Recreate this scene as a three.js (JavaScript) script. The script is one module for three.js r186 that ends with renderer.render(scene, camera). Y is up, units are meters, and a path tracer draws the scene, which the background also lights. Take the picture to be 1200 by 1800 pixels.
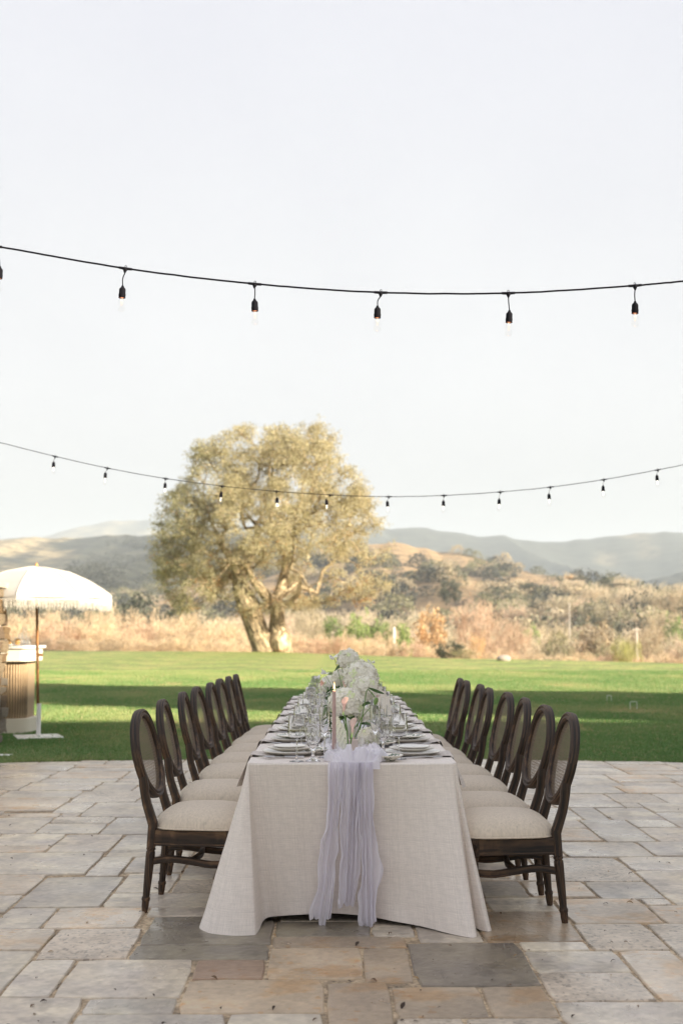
import * as THREE from 'three';
import { mergeGeometries, mergeVertices, toCreasedNormals } from 'three/addons/utils/BufferGeometryUtils.js';
import { RoundedBoxGeometry } from 'three/addons/geometries/RoundedBoxGeometry.js';

// ---------------------------------------------------------------- camera, sky, sun, exposure
const scene = new THREE.Scene();
const PITCH = THREE.MathUtils.degToRad(5.375), EYE = 1.394, FPX = 2200;
const camera = new THREE.PerspectiveCamera(2 * THREE.MathUtils.radToDeg(Math.atan(900 / FPX)), 682 / 1024, 0.1, 30000);
camera.position.set(0, EYE, 0);
camera.lookAt(4 / FPX, EYE + Math.tan(PITCH), -1);
camera.focus = 6.5;
camera.userData.fStop = 2.8;
const renderer = new THREE.WebGLRenderer({ antialias: true });
renderer.toneMapping = THREE.LinearToneMapping;
const EXPOSURE = 5;
renderer.toneMappingExposure = EXPOSURE;
renderer.shadowMap.enabled = true;

const rad = THREE.MathUtils.degToRad, clamp = THREE.MathUtils.clamp, mix = (a, b, t) => a + (b - a) * t;
const smooth = (a, b, x) => { const t = clamp((x - a) / (b - a), 0, 1); return t * t * (3 - 2 * t); };
function rng(seed) { let s = seed >>> 0; return () => { s = (s + 0x6d2b79f5) | 0; let t = Math.imul(s ^ (s >>> 15), 1 | s); t = (t + Math.imul(t ^ (t >>> 7), 61 | t)) ^ t; return ((t ^ (t >>> 14)) >>> 0) / 4294967296; }; }
const hash = (x, y, z) => { let h = Math.imul(x | 0, 374761393) + Math.imul(y | 0, 668265263) + Math.imul(z | 0, 2147483647 ^ 0x5bd1e995); h = Math.imul(h ^ (h >>> 13), 1274126177); return ((h ^ (h >>> 16)) >>> 0) / 4294967296; };
const wrap = (i, p) => (p ? ((i % p) + p) % p : i);
function noise2(x, y, px = 0, py = px, s = 0) {
  const xi = Math.floor(x), yi = Math.floor(y), fx = x - xi, fy = y - yi, u = fx * fx * (3 - 2 * fx), v = fy * fy * (3 - 2 * fy);
  const a = hash(wrap(xi, px), wrap(yi, py), s), b = hash(wrap(xi + 1, px), wrap(yi, py), s), c = hash(wrap(xi, px), wrap(yi + 1, py), s), d = hash(wrap(xi + 1, px), wrap(yi + 1, py), s);
  return mix(mix(a, b, u), mix(c, d, u), v) * 2 - 1;
}
function fbm(x, y, o = 4, px = 0, py = px, s = 0) { let r = 0, a = 0.5, f = 1; for (let i = 0; i < o; i++, a *= 0.5, f *= 2) r += a * noise2(x * f, y * f, px * f, py * f, s + i * 17); return r; }
function noise3(x, y, z, s = 0) { const k = Math.floor(z), t = z - k, u = t * t * (3 - 2 * t); return mix(noise2(x, y, 0, 0, s + k * 131), noise2(x, y, 0, 0, s + (k + 1) * 131), u); }

{ // a bright thin veil of high cloud, a little lavender overhead
  const W = 512, H = 256, data = new Float32Array(W * H * 4);
  for (let j = 0; j < H; j++) for (let i = 0; i < W; i++) {
    const el = ((j + 0.5) / H - 0.5) * Math.PI, y = Math.sin(el), az = ((i + 0.5) / W) * Math.PI * 2;
    const t = smooth(0.1, 0.55, y);
    const w = smooth(-0.02, 0.22, y), lo = mix(0.45, 0.865, w), r = mix(lo * 0.985, 0.785, t), g = mix(lo * 0.985, 0.79, t), b = mix(lo * 1.01, 0.87, t);
    const k = 1 / Math.max(0.12, y), cx = Math.cos(az) * Math.cos(el) * k, cz = Math.sin(az) * Math.cos(el) * k;
    const c = fbm(cx * 0.9 + 3, cz * 0.35 + 1, 5, 0, 0, 5) * 0.1 * smooth(0.04, 0.3, y);
    const o = (j * W + i) * 4;
    data[o] = (r + c) / EXPOSURE; data[o + 1] = (g + c) / EXPOSURE; data[o + 2] = (b + c * 0.8) / EXPOSURE; data[o + 3] = 1;
  }
  const sky = new THREE.DataTexture(data, W, H, THREE.RGBAFormat, THREE.FloatType);
  sky.mapping = THREE.EquirectangularReflectionMapping; sky.magFilter = THREE.LinearFilter; sky.minFilter = THREE.LinearFilter; sky.needsUpdate = true;
  scene.background = sky; scene.environment = sky;
}
const SUN_EL = rad(19), SUN = new THREE.Vector3(0.857 * Math.cos(SUN_EL), Math.sin(SUN_EL), 0.515 * Math.cos(SUN_EL)).normalize();
const sun = new THREE.DirectionalLight(new THREE.Color().setRGB(1, 0.87, 0.66), 3.6);
sun.position.copy(SUN).multiplyScalar(120).add(new THREE.Vector3(0, 0, -20)); sun.castShadow = true; sun.shadow.radius = 2;
sun.shadow.mapSize.set(4096, 4096);
Object.assign(sun.shadow.camera, { left: -60, right: 60, top: 60, bottom: -60, near: 1, far: 400 });
scene.add(sun); sun.target.position.set(0, 0, -20); scene.add(sun.target);
scene.fog = new THREE.FogExp2(new THREE.Color().setRGB(0.77, 0.88, 1.0), 0.0002);

// ---------------------------------------------------------------- helpers
const V = (x, y, z) => new THREE.Vector3(x, y, z);
// where the line of sight through a pixel of the photograph stands at horizontal distance d (for measuring the place)
function P(px, py, d) {
  const x = (px - 600) / FPX, y = -(py - 900) / FPX, f = Math.cos(PITCH) - y * Math.sin(PITCH), h = y * Math.cos(PITCH) + Math.sin(PITCH), q = 4 / FPX;
  return V(((x + f * q) / f) * d, EYE + (h / f) * d, -d);
}
const gd = (py) => EYE / Math.tan(Math.atan((py - 900) / FPX) - PITCH);
const taken = new Map();
function numbered(name) { const n = taken.get(name) ?? 0; taken.set(name, n + 1); return n ? `${name}_${String(n).padStart(3, '0')}` : name; }
function tag(o, label, category, group) { if (label) o.userData.label = label; if (category) o.userData.category = category; if (group) o.userData.group = group; return o; }
function thing(name, label, category, [x, y, z] = [0, 0, 0], turn = 0, group) {
  const o = new THREE.Group(); o.name = numbered(name); o.position.set(x, y, z); o.rotation.y = turn; scene.add(o); return tag(o, label, category, group);
}
function shadows(m) { m.castShadow = true; m.receiveShadow = true; return m; }
function part(name, geo, mat, parent = scene) {
  if (Array.isArray(geo)) geo = merge(geo);
  const m = shadows(new THREE.Mesh(geo, mat)); m.name = numbered(name); parent.add(m); return m;
}
function struct(name, geo, mat, parent = scene) { const m = part(name, geo, mat, parent); m.userData.kind = 'structure'; return m; }
function copyOf(o, label) {
  const c = o.clone(); c.name = numbered(o.name.replace(/_\d{3}$/, '')); c.userData = { ...o.userData };
  c.traverse((k) => { if (k !== c) k.name = numbered(k.name.replace(/_\d{3}$/, '')); });
  scene.add(c); if (label) c.userData.label = label; return c;
}
function merge(list) {
  const any = list.some((g) => g.attributes.color);
  return mergeGeometries(list.map((g) => {
    g = g.index ? g.toNonIndexed() : g;
    const n = g.attributes.position.count;
    if (!g.attributes.uv) g.setAttribute('uv', new THREE.BufferAttribute(new Float32Array(n * 2), 2));
    if (!g.attributes.normal) g.computeVertexNormals();
    if (any && !g.attributes.color) g.setAttribute('color', new THREE.BufferAttribute(new Float32Array(n * 3).fill(1), 3));
    for (const k of Object.keys(g.attributes)) if (!['position', 'normal', 'uv', 'color'].includes(k)) g.deleteAttribute(k);
    return g;
  }));
}
const mv = (g, x, y, z) => g.translate(x, y, z);
// grid of points f(u, v) -> [x, y, z, s, t], nu x nv cells
function surf(nu, nv, f, closeU = false) {
  const pos = [], uv = [], idx = [];
  for (let j = 0; j <= nv; j++) for (let i = 0; i <= nu; i++) { const p = f(i / nu, j / nv, i, j); pos.push(p[0], p[1], p[2]); uv.push(p[3] ?? i / nu, p[4] ?? j / nv); }
  for (let j = 0; j < nv; j++) for (let i = 0; i < nu; i++) { const a = j * (nu + 1) + i, b = a + 1, c = a + nu + 1, d = c + 1; idx.push(a, b, d, a, d, c); }
  const g = new THREE.BufferGeometry();
  g.setAttribute('position', new THREE.Float32BufferAttribute(pos, 3)); g.setAttribute('uv', new THREE.Float32BufferAttribute(uv, 2)); g.setIndex(idx); g.computeVertexNormals();
  if (closeU) { const n = g.attributes.normal; for (let j = 0; j <= nv; j++) { const a = j * (nu + 1), b = a + nu, m = V().fromBufferAttribute(n, a).add(V().fromBufferAttribute(n, b)).normalize(); n.setXYZ(a, m.x, m.y, m.z); n.setXYZ(b, m.x, m.y, m.z); } }
  return g;
}
const flip = (g) => { const i = g.index.array; for (let k = 0; k < i.length; k += 3) { const t = i[k]; i[k] = i[k + 1]; i[k + 1] = t; } g.computeVertexNormals(); return g; };
// a tube through points with a radius at each
function tube(pts, radii, sides = 8, cap = true) {
  const n = pts.length, pos = [], uv = [], idx = []; let up = null, len = 0;
  for (let i = 0; i < n; i++) {
    const t = V().subVectors(pts[Math.min(i + 1, n - 1)], pts[Math.max(i - 1, 0)]).normalize();
    if (!up) up = Math.abs(t.y) < 0.9 ? V(0, 1, 0) : V(1, 0, 0);
    const b = V().crossVectors(t, up).normalize(); up = V().crossVectors(b, t).normalize();
    if (i) len += pts[i].distanceTo(pts[i - 1]);
    const r = typeof radii === 'number' ? radii : radii[i];
    for (let k = 0; k <= sides; k++) { const a = (k / sides) * Math.PI * 2, q = V().addScaledVector(b, Math.cos(a) * r).addScaledVector(up, Math.sin(a) * r).add(pts[i]); pos.push(q.x, q.y, q.z); uv.push(k / sides * r * 6.28, len); }
  }
  for (let i = 0; i < n - 1; i++) for (let k = 0; k < sides; k++) { const a = i * (sides + 1) + k, b = a + 1, c = a + sides + 1, d = c + 1; idx.push(a, c, b, b, c, d); }
  const g = new THREE.BufferGeometry();
  if (cap) for (const [i, s] of [[0, 1], [n - 1, -1]]) { const o = pos.length / 3; pos.push(pts[i].x, pts[i].y, pts[i].z); uv.push(0, 0); for (let k = 0; k < sides; k++) { const a = i * (sides + 1) + k; s > 0 ? idx.push(o, a, a + 1) : idx.push(o, a + 1, a); } }
  g.setAttribute('position', new THREE.Float32BufferAttribute(pos, 3)); g.setAttribute('uv', new THREE.Float32BufferAttribute(uv, 2)); g.setIndex(idx); g.computeVertexNormals();
  return g;
}
const curvePts = (pts, n) => new THREE.CatmullRomCurve3(pts, false, 'centripetal').getPoints(n);
// a bar of rectangular section (w across 'side', h along the other), its size given at each point
function bar(pts, w, h, side = V(1, 0, 0)) {
  const n = pts.length, list = [];
  const ring = (i) => {
    const t = V().subVectors(pts[Math.min(i + 1, n - 1)], pts[Math.max(i - 1, 0)]).normalize(), b = side.clone().addScaledVector(t, -side.dot(t)).normalize(), u = V().crossVectors(t, b).normalize();
    const ww = (Array.isArray(w) ? w[i] : w) / 2, hh = (Array.isArray(h) ? h[i] : h) / 2, c = Math.min(ww, hh) * 0.35, out = [];
    for (const [x, y] of [[ww - c, hh], [ww, hh - c], [ww, c - hh], [ww - c, -hh], [c - ww, -hh], [-ww, c - hh], [-ww, hh - c], [c - ww, hh]]) out.push(V().addScaledVector(b, x).addScaledVector(u, y).add(pts[i]));
    return out;
  };
  const rings = pts.map((_, i) => ring(i)), pos = [], uv = []; let len = 0;
  for (let i = 0; i < n - 1; i++) {
    const l2 = len + pts[i].distanceTo(pts[i + 1]);
    for (let k = 0; k < 8; k++) {
      const a = rings[i][k], b = rings[i][(k + 1) % 8], c = rings[i + 1][k], d = rings[i + 1][(k + 1) % 8];
      for (const [q, s, t] of [[a, k, len], [b, k + 1, len], [d, k + 1, l2], [a, k, len], [d, k + 1, l2], [c, k, l2]]) { pos.push(q.x, q.y, q.z); uv.push(s * 0.011, t); }
    }
    len = l2;
  }
  for (const [r, s] of [[rings[0], 1], [rings[n - 1], 0]]) for (let k = 1; k < 7; k++) for (const q of s ? [r[0], r[k + 1], r[k]] : [r[0], r[k], r[k + 1]]) { pos.push(q.x, q.y, q.z); uv.push(0, 0); }
  const g = new THREE.BufferGeometry();
  g.setAttribute('position', new THREE.Float32BufferAttribute(pos, 3)); g.setAttribute('uv', new THREE.Float32BufferAttribute(uv, 2));
  return toCreasedNormals(g, 0.7);
}
const box = (w, h, d, x = 0, y = 0, z = 0, r = 0.004) => mv(r ? new RoundedBoxGeometry(w, h, d, 1, Math.min(r, w / 2.1, h / 2.1, d / 2.1)) : new THREE.BoxGeometry(w, h, d), x, y, z);
const lathe = (pts, seg = 32) => new THREE.LatheGeometry(pts.map(([x, y]) => new THREE.Vector2(x, y)), seg);
// ---- textures and materials
function tex(size, f, srgb = true, h = size) {
  const d = new Uint8Array(size * h * 4);
  for (let j = 0; j < h; j++) for (let i = 0; i < size; i++) { const c = f(i / size, j / h, i, j), o = (j * size + i) * 4; for (let k = 0; k < 3; k++) d[o + k] = clamp((Array.isArray(c) ? c[k] : c) * 255, 0, 255); d[o + 3] = 255; }
  const t = new THREE.DataTexture(d, size, h, THREE.RGBAFormat); t.wrapS = t.wrapT = THREE.RepeatWrapping; t.magFilter = THREE.LinearFilter; t.minFilter = THREE.LinearMipmapLinearFilter; t.generateMipmaps = true;
  if (srgb) t.colorSpace = THREE.SRGBColorSpace; t.needsUpdate = true; return t;
}
const rgb = (r, g, b) => new THREE.Color().setRGB(r, g, b);
const M = (r, g, b, rough = 0.8, o = {}) => new THREE.MeshPhysicalMaterial({ color: rgb(r, g, b), roughness: rough, ...o });
const rep = (t, x, y = x) => { const c = t.clone(); c.repeat.set(x, y); c.needsUpdate = true; return c; };
const SLABS = [[-26, -18, 109, 120, 'P'], [-35, -26, 112, 120], [-31, -26, 99, 112], [-26, -23, 99, 109, 'W'], [-22, -12, 98, 109], [-28, -19, 90, 98], [-19, -12, 94, 98, 'G'], [-18, -8, 87, 94, 'G'], [-18, -6, 114, 125, 'D'], [-18, -6, 109, 114, 'D'], [-19, -10, 125, 128], [-12, -6, 103, 108, 'R'], [-12, -2, 94, 103, 'C'], [-6, 2, 103, 113, 'C'], [-6, 6, 113, 117, 'T'], [2, 6, 102, 113, 'T'], [-6, 3, 117, 123, 'D'], [3, 7, 117, 121], [6, 16, 101, 115, 'B'], [-1, 4, 91, 102, 'T'], [5, 11, 93, 101, 'T'], [11, 16, 93, 101, 'T'], [4, 9, 87, 93], [9, 15, 87, 93], [-8, -2, 87, 93], [16, 21, 112, 115, 'W'], [16, 23, 105, 112], [16, 24, 97, 105, 'P'], [16, 28, 91, 97], [24, 29, 97, 112], [22, 29, 112, 122], [29, 36, 107, 122], [13, 22, 115, 126, 'T'], [22, 31, 122, 133], [31, 38, 122, 130], [15, 21, 127, 133, 'W'], [15, 20, 134, 142, 'G'], [20, 27, 134, 142], [27, 34, 133, 141, 'G'], [23, 34, 142, 156], [34, 43, 130, 148], [36, 46, 148, 156], [28, 39, 157, 168], [21, 28, 157, 168], [39, 47, 158, 168], [40, 44, 156, 158], [26, 35, 169, 178], [30, 35, 179, 187], [35, 42, 168, 187, 'G'], [46, 48, 181, 186], [42, 50, 169, 180], [30, 36, 187, 200], [36, 40, 187, 200, 'G'], [40, 48, 187, 200], [34, 44, 200, 208], [45, 48, 200, 204], [48, 58, 195, 204], [48, 57, 181, 195], [35, 44, 208, 217], [45, 53, 205, 217], [53, 61, 205, 217], [-33, -29, 121, 129], [-28, -19, 120, 129], [-33, -25, 129, 145, 'G'], [-39, -34, 135, 146], [-38, -33, 127, 135], [-24, -13, 129, 136, 'W'], [-24, -18, 137, 147, 'W'], [-25, -19, 147, 156], [-28, -25, 145, 157], [-43, -29, 146, 160], [-18, -14, 136, 143], [-18, -14, 143, 150], [-18, -14, 150, 162], [-29, -22, 157, 173], [-37, -29, 160, 174], [-46, -37, 165, 175], [-44, -37, 161, 165], [-42, -33, 175, 184], [-33, -25, 174, 188, 'G'], [-51, -42, 175, 190], [-42, -33, 184, 190], [-38, -27, 190, 205], [-44, -39, 195, 206], [-42, -39, 190, 194], [-57, -44, 196, 212], [-43, -33, 206, 220], [-43, -36, 220, 229]];

// ---------------------------------------------------------------- patio of sawn flagstones
const stoneTex = [
  tex(512, (u, v) => { const a = fbm(u * 5, v * 5, 5, 5, 5, 1), b = fbm(u * 40, v * 40, 3, 40, 40, 2), c = fbm(u * 9, v * 9, 3, 9, 9, 8); const k = 0.9 + a * 0.14 + b * 0.12 - smooth(0.25, 0.5, c) * 0.08; return [k, k * 0.985, k * (0.965 - a * 0.05)]; }),
  tex(512, (u, v) => { const a = fbm(u * 4, v * 4, 4, 4, 4, 11), b = fbm(u * 60, v * 60, 2, 60, 60, 12), p = smooth(0.22, 0.42, fbm(u * 46 + a, v * 64, 3, 46, 64, 13)); const k = (0.9 + a * 0.16 + b * 0.14) * (1 - 0.2 * p); return [k, k * 0.975, k * 0.94]; }),
  tex(512, (u, v) => { const a = fbm(u * 3, v * 3, 5, 3, 3, 21), r = smooth(0.12, 0.5, fbm(u * 6, v * 6, 4, 6, 6, 22)), s = smooth(0.4, 0.5, fbm(u * 22, v * 22, 3, 22, 22, 23)), b = fbm(u * 50, v * 50, 2, 50, 50, 24) * 0.1; const k = 0.88 + a * 0.2 + b; return [k, k * (0.975 - r * 0.07 - s * 0.07), k * (0.95 - r * 0.16 - s * 0.15)]; }),
];
const stoneBump = tex(512, (u, v) => 0.6 + fbm(u * 7, v * 7, 4, 7, 7, 31) * 0.5 + fbm(u * 50, v * 50, 3, 50, 50, 32) * 0.4 - smooth(0.3, 0.45, fbm(u * 46, v * 64, 3, 46, 64, 33)) * 0.5, false);
const stoneRough = tex(256, (u, v) => 0.74 + fbm(u * 4, v * 4, 5, 4, 4, 41) * 0.55, false);
const slabMats = {};
for (const [k, r, g, b, t] of [['D', 0.3, 0.265, 0.21, 0], ['B', 0.29, 0.25, 0.2, 0], ['R', 0.37, 0.265, 0.19, 2], ['C', 0.58, 0.475, 0.345, 2], ['T', 0.47, 0.385, 0.285, 2], ['P', 0.62, 0.54, 0.45, 1], ['G', 0.545, 0.49, 0.415, 0],
  ['W', 0.74, 0.665, 0.555, 0], ['a', 0.69, 0.61, 0.505, 0], ['b', 0.63, 0.56, 0.47, 1], ['c', 0.68, 0.595, 0.48, 2], ['d', 0.6, 0.535, 0.45, 0], ['e', 0.65, 0.585, 0.49, 0]])
  slabMats[k] = M(r, g, b, 0.52, { map: rep(stoneTex[t], 0.9), bumpMap: rep(stoneBump, 0.9), bumpScale: 0.0022, roughnessMap: rep(stoneRough, 0.7) });
const PATIO_R = 16, patioEdge = (x) => -2.25 + Math.sqrt(Math.max(0, PATIO_R * PATIO_R - x * x)) + 0.03 * Math.sin(x * 4.1) + 0.02 * Math.sin(x * 11);
{
  const R = rng(77), rows = SLABS.map((s) => [...s]), occ = new Set(), key = (x, z) => x * 1000 + z, X0 = -100, X1 = 110, D0 = 44, D1 = 286;
  const put = (r) => { for (let x = r[0]; x < r[1]; x++) for (let z = r[2]; z < r[3]; z++) occ.add(key(x, z)); };
  rows.forEach(put);
  const freeStrip = (a, b, c, d) => { for (let x = a; x < b; x++) for (let z = c; z < d; z++) if (occ.has(key(x, z)) || x < X0 || x >= X1 || z < D0 || z >= D1) return false; return true; };
  const grow = (r, close) => { for (const [k, s] of [[0, -1], [1, 1], [2, -1], [3, 1]]) {
    let n = 0; while (n < 4) { const q = s < 0 ? r[k] - n - 1 : r[k] + n; if (!(k < 2 ? freeStrip(q, q + 1, r[2], r[3]) : freeStrip(r[0], r[1], q, q + 1))) break; n++; }
    if (n && (!close || n < 4)) { r[k] += s * n; put(r); }
  } };
  rows.forEach((r) => grow(r, true));
  for (let z = D0; z < D1; z++) for (let x = X0; x < X1; x++) {
    if (occ.has(key(x, z))) continue;
    let w = [6, 9, 11, 12, 14, 16, 18, 20][Math.floor(R() * 8)], h = 6 - ((z + 1) % 6) + [0, 0, 0, 6, 6][Math.floor(R() * 5)];
    if (h < 4) h += 6;
    let fw = 0; while (fw < 26 && x + fw < X1 && !occ.has(key(x + fw, z))) fw++;
    w = Math.min(w, fw); if (fw - w < 5) w = fw > 20 ? Math.ceil(fw / 2) : fw; if (w < 7 && h > 8) h -= 6;
    let fh = 0; const free = (zz) => { for (let k = 0; k < w; k++) if (occ.has(key(x + k, zz))) return false; return true; };
    while (fh < 20 && z + fh < D1 && free(z + fh)) fh++;
    h = Math.min(h, fh); if (fh - h < 4 && fh < 14) h = fh;
    const r = [x, x + w, z, z + h]; put(r); rows.push(r);
  }
  const thin = rows.filter((r) => Math.min(r[1] - r[0], r[3] - r[2]) <= 2 && (r[1] - r[0]) * (r[3] - r[2]) < 24);
  for (const r of thin) { rows.splice(rows.indexOf(r), 1); for (let x = r[0]; x < r[1]; x++) for (let z = r[2]; z < r[3]; z++) occ.delete(key(x, z)); }
  rows.forEach((r) => grow(r, false));
  const slab = (r) => {
    const cx = (r[0] + r[1]) / 40, cd = (r[2] + r[3]) / 40, hw = (r[1] - r[0]) / 40 - 0.0035 - R() * 0.003, hd = (r[3] - r[2]) / 40 - 0.0035 - R() * 0.003, out = [];
    for (const [ax, ad, bx, bd] of [[-hw, -hd, hw, -hd], [hw, -hd, hw, hd], [hw, hd, -hw, hd], [-hw, hd, -hw, -hd]]) for (let k = 0; k < 4; k++) {
      const t = k === 0 ? 0.02 + R() * 0.02 : k / 4 + (R() - 0.5) * 0.1, j = (R() - 0.5) * 0.006;
      out.push([mix(ax, bx, t) + (ad === bd ? 0 : j), mix(ad, bd, t) + (ad === bd ? j : 0)]);
    }
    let poly = out; // cut by the patio's curved edge
    if (cd + hd > patioEdge(cx + hw) - 0.2 || cd + hd > patioEdge(cx - hw) - 0.2) {
      poly = []; const inside = ([x, d]) => cd + d < patioEdge(cx + x);
      for (let i = 0; i < out.length; i++) { const a = out[i], b = out[(i + 1) % out.length], ia = inside(a), ib = inside(b); if (ia) poly.push(a); if (ia !== ib) { let lo = 0, hi = 1; for (let q = 0; q < 14; q++) { const m = (lo + hi) / 2; inside([mix(a[0], b[0], m), mix(a[1], b[1], m)]) === ia ? (lo = m) : (hi = m); } poly.push([mix(a[0], b[0], lo), mix(a[1], b[1], lo)]); } }
    }
    if (poly.length < 3) return null;
    let area = 0; poly.forEach((p, i) => { const q = poly[(i + 1) % poly.length]; area += p[0] * q[1] - p[1] * q[0]; });
    if (Math.abs(area) / 2 < 0.012) return null;
    const n = poly.length, pos = [], uv = [], idx = [], ou = R() * 7, ov = R() * 7, tx = (R() - 0.5) * 0.011, td = (R() - 0.5) * 0.011, y0 = R() * 0.005, sw = R() < 0.5;
    const ring = (s, y) => poly.forEach(([x, d]) => { const X = x - Math.sign(x) * Math.min(s, Math.abs(x)), D = d - Math.sign(d) * Math.min(s, Math.abs(d)); pos.push(X, y + (y > -0.01 ? y0 + 0.001 + X * tx + D * td : 0), -D); uv.push((sw ? D : X) + ou, (sw ? X : D) + ov); });
    ring(0.006, 0.002); ring(0.0015, -0.0015); ring(0, -0.006); ring(0, -0.05);
    pos.push(0, 0.002 + y0, 0); uv.push(ou, ov);
    for (let i = 0; i < n; i++) { const j = (i + 1) % n; idx.push(4 * n, i, j); for (let k = 0; k < 3; k++) idx.push(k * n + i, (k + 1) * n + i, (k + 1) * n + j, k * n + i, (k + 1) * n + j, k * n + j); }
    const g = new THREE.BufferGeometry();
    g.setAttribute('position', new THREE.Float32BufferAttribute(pos, 3)); g.setAttribute('uv', new THREE.Float32BufferAttribute(uv, 2)); g.setIndex(idx);
    return { g: toCreasedNormals(g, 0.25), cx, cd };
  };
  const N = 60, bed = surf(N, 1, (u, v) => { const x = mix(-5.1, 5.6, u), d = mix(2.1, patioEdge(x) - 0.012, v); return [x, -0.002, -d, x, d]; });
  const bedSide = surf(N, 1, (u, v) => { const x = mix(-5.1, 5.6, u); return [x, mix(-0.002, -0.1, v), -(patioEdge(x) - 0.012), x, v * 0.1]; });
  const mortar = tex(256, (u, v) => { const k = 0.82 + fbm(u * 8, v * 8, 4, 8, 8, 51) * 0.4 + fbm(u * 60, v * 60, 2, 60, 60, 52) * 0.3; return [k, k * 0.96, k * 0.9]; });
  const patio = struct('patio', [bed, bedSide], M(0.6, 0.5, 0.38, 0.9, { map: rep(mortar, 1.5), bumpMap: rep(mortar, 1.5), bumpScale: 0.003 }));
  const rest = [], seen = [];
  for (const r of rows) {
    const s = slab(r); if (!s) continue;
    const k = r[4] ?? ['a', 'a', 'b', 'c', 'a', 'd', 'e', 'e', 'W', 'e', 'b'][Math.floor(R() * 11)];
    if (s.cd > 4.1 && Math.abs(s.cx) < 0.29 * s.cd + 0.35) seen.push([s, k]); else rest.push(mv(s.g, s.cx, 0, -s.cd));
  }
  seen.sort((a, b) => a[0].cd - b[0].cd);
  seen.forEach(([s, k], i) => { if (i < 298) { const m = part('paving_stone', s.g, slabMats[k], patio); m.position.set(s.cx, 0, -s.cd); } else rest.push(mv(s.g, s.cx, 0, -s.cd)); });
  const o = part('paving_stones', rest, slabMats.e, patio); o.userData.kind = 'stuff';
  // dry leaves blown over the stones
  const leaf = surf(6, 3, (u, v) => { const w = Math.sin(Math.PI * clamp(u, 0.02, 0.98)) * 0.0085, x = (u - 0.5) * 0.036; return [x, 0.006 * Math.sin(u * 3) + Math.abs(v - 0.5) * 0.006 + 0.002, (v - 0.5) * 2 * w]; });
  const leaves = new THREE.InstancedMesh(leaf, M(1, 1, 1, 0.8), 260), m = new THREE.Matrix4(), q = new THREE.Quaternion();
  for (let i = 0; i < 260; i++) {
    const d = mix(4.3, 10, Math.pow(R(), 1.5)), x = (R() * 2 - 1) * (0.28 * d + 0.1), s = 0.3 + R() * R() * 0.85;
    q.setFromEuler(new THREE.Euler((R() - 0.5) * 0.7, R() * 6.28, (R() - 0.5) * 0.7));
    leaves.setMatrixAt(i, m.compose(V(x, 0.006, -d), q, V(s, s * (0.6 + R()), s)));
    const c = R(); leaves.setColorAt(i, c < 0.55 ? rgb(0.045, 0.028, 0.018) : c < 0.85 ? rgb(0.14, 0.085, 0.045) : rgb(0.3, 0.2, 0.1));
  }
  leaves.name = 'fallen_leaves'; leaves.userData = { kind: 'stuff', label: 'small curled dry brown leaves scattered over the stone patio', category: 'leaves' }; scene.add(shadows(leaves));
}

// ---------------------------------------------------------------- lawn, valley floor, hills
const EDGE = [[-60, 118], [-34, 97], [-23.3, 86], [-14, 83.5], [-4, 80], [0, 72], [5.6, 61], [14.2, 52], [24, 44], [40, 30]];
function edgeD(x) { for (let i = 0; i < EDGE.length - 1; i++) if (x <= EDGE[i + 1][0]) { const t = clamp((x - EDGE[i][0]) / (EDGE[i + 1][0] - EDGE[i][0]), 0, 1); return mix(EDGE[i][1], EDGE[i + 1][1], t) + fbm(x * 0.2, 1, 3) * 2; } return 30; }
function groundY(x, d) {
  const e = (d - edgeD(clamp(x, -60, 40))) * 0.75;
  if (e < 0) return -0.014 + 0.05 * fbm(x * 0.12, d * 0.12, 3, 0, 0, 61) * smooth(15, 30, d);
  return -0.014 - 2.2 * smooth(0, 30, e) - 4 * smooth(20, 190, e) + fbm(x * 0.03, d * 0.03, 3, 0, 0, 62) * 1.2 * smooth(10, 90, e);
}
const lawnTex = tex(1024, (u, v) => {
  const a = fbm(u * 6, v * 6, 4, 6, 6, 71), b = fbm(u * 150, v * 110, 3, 150, 110, 72), c = smooth(0.05, 0.45, fbm(u * 11, v * 14, 4, 11, 14, 73)), k = 0.78 + b * 0.5 + a * 0.22;
  return [k * mix(0.62, 0.76, c), k * mix(0.69, 0.735, c), k * mix(0.41, 0.52, c)];
});
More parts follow.
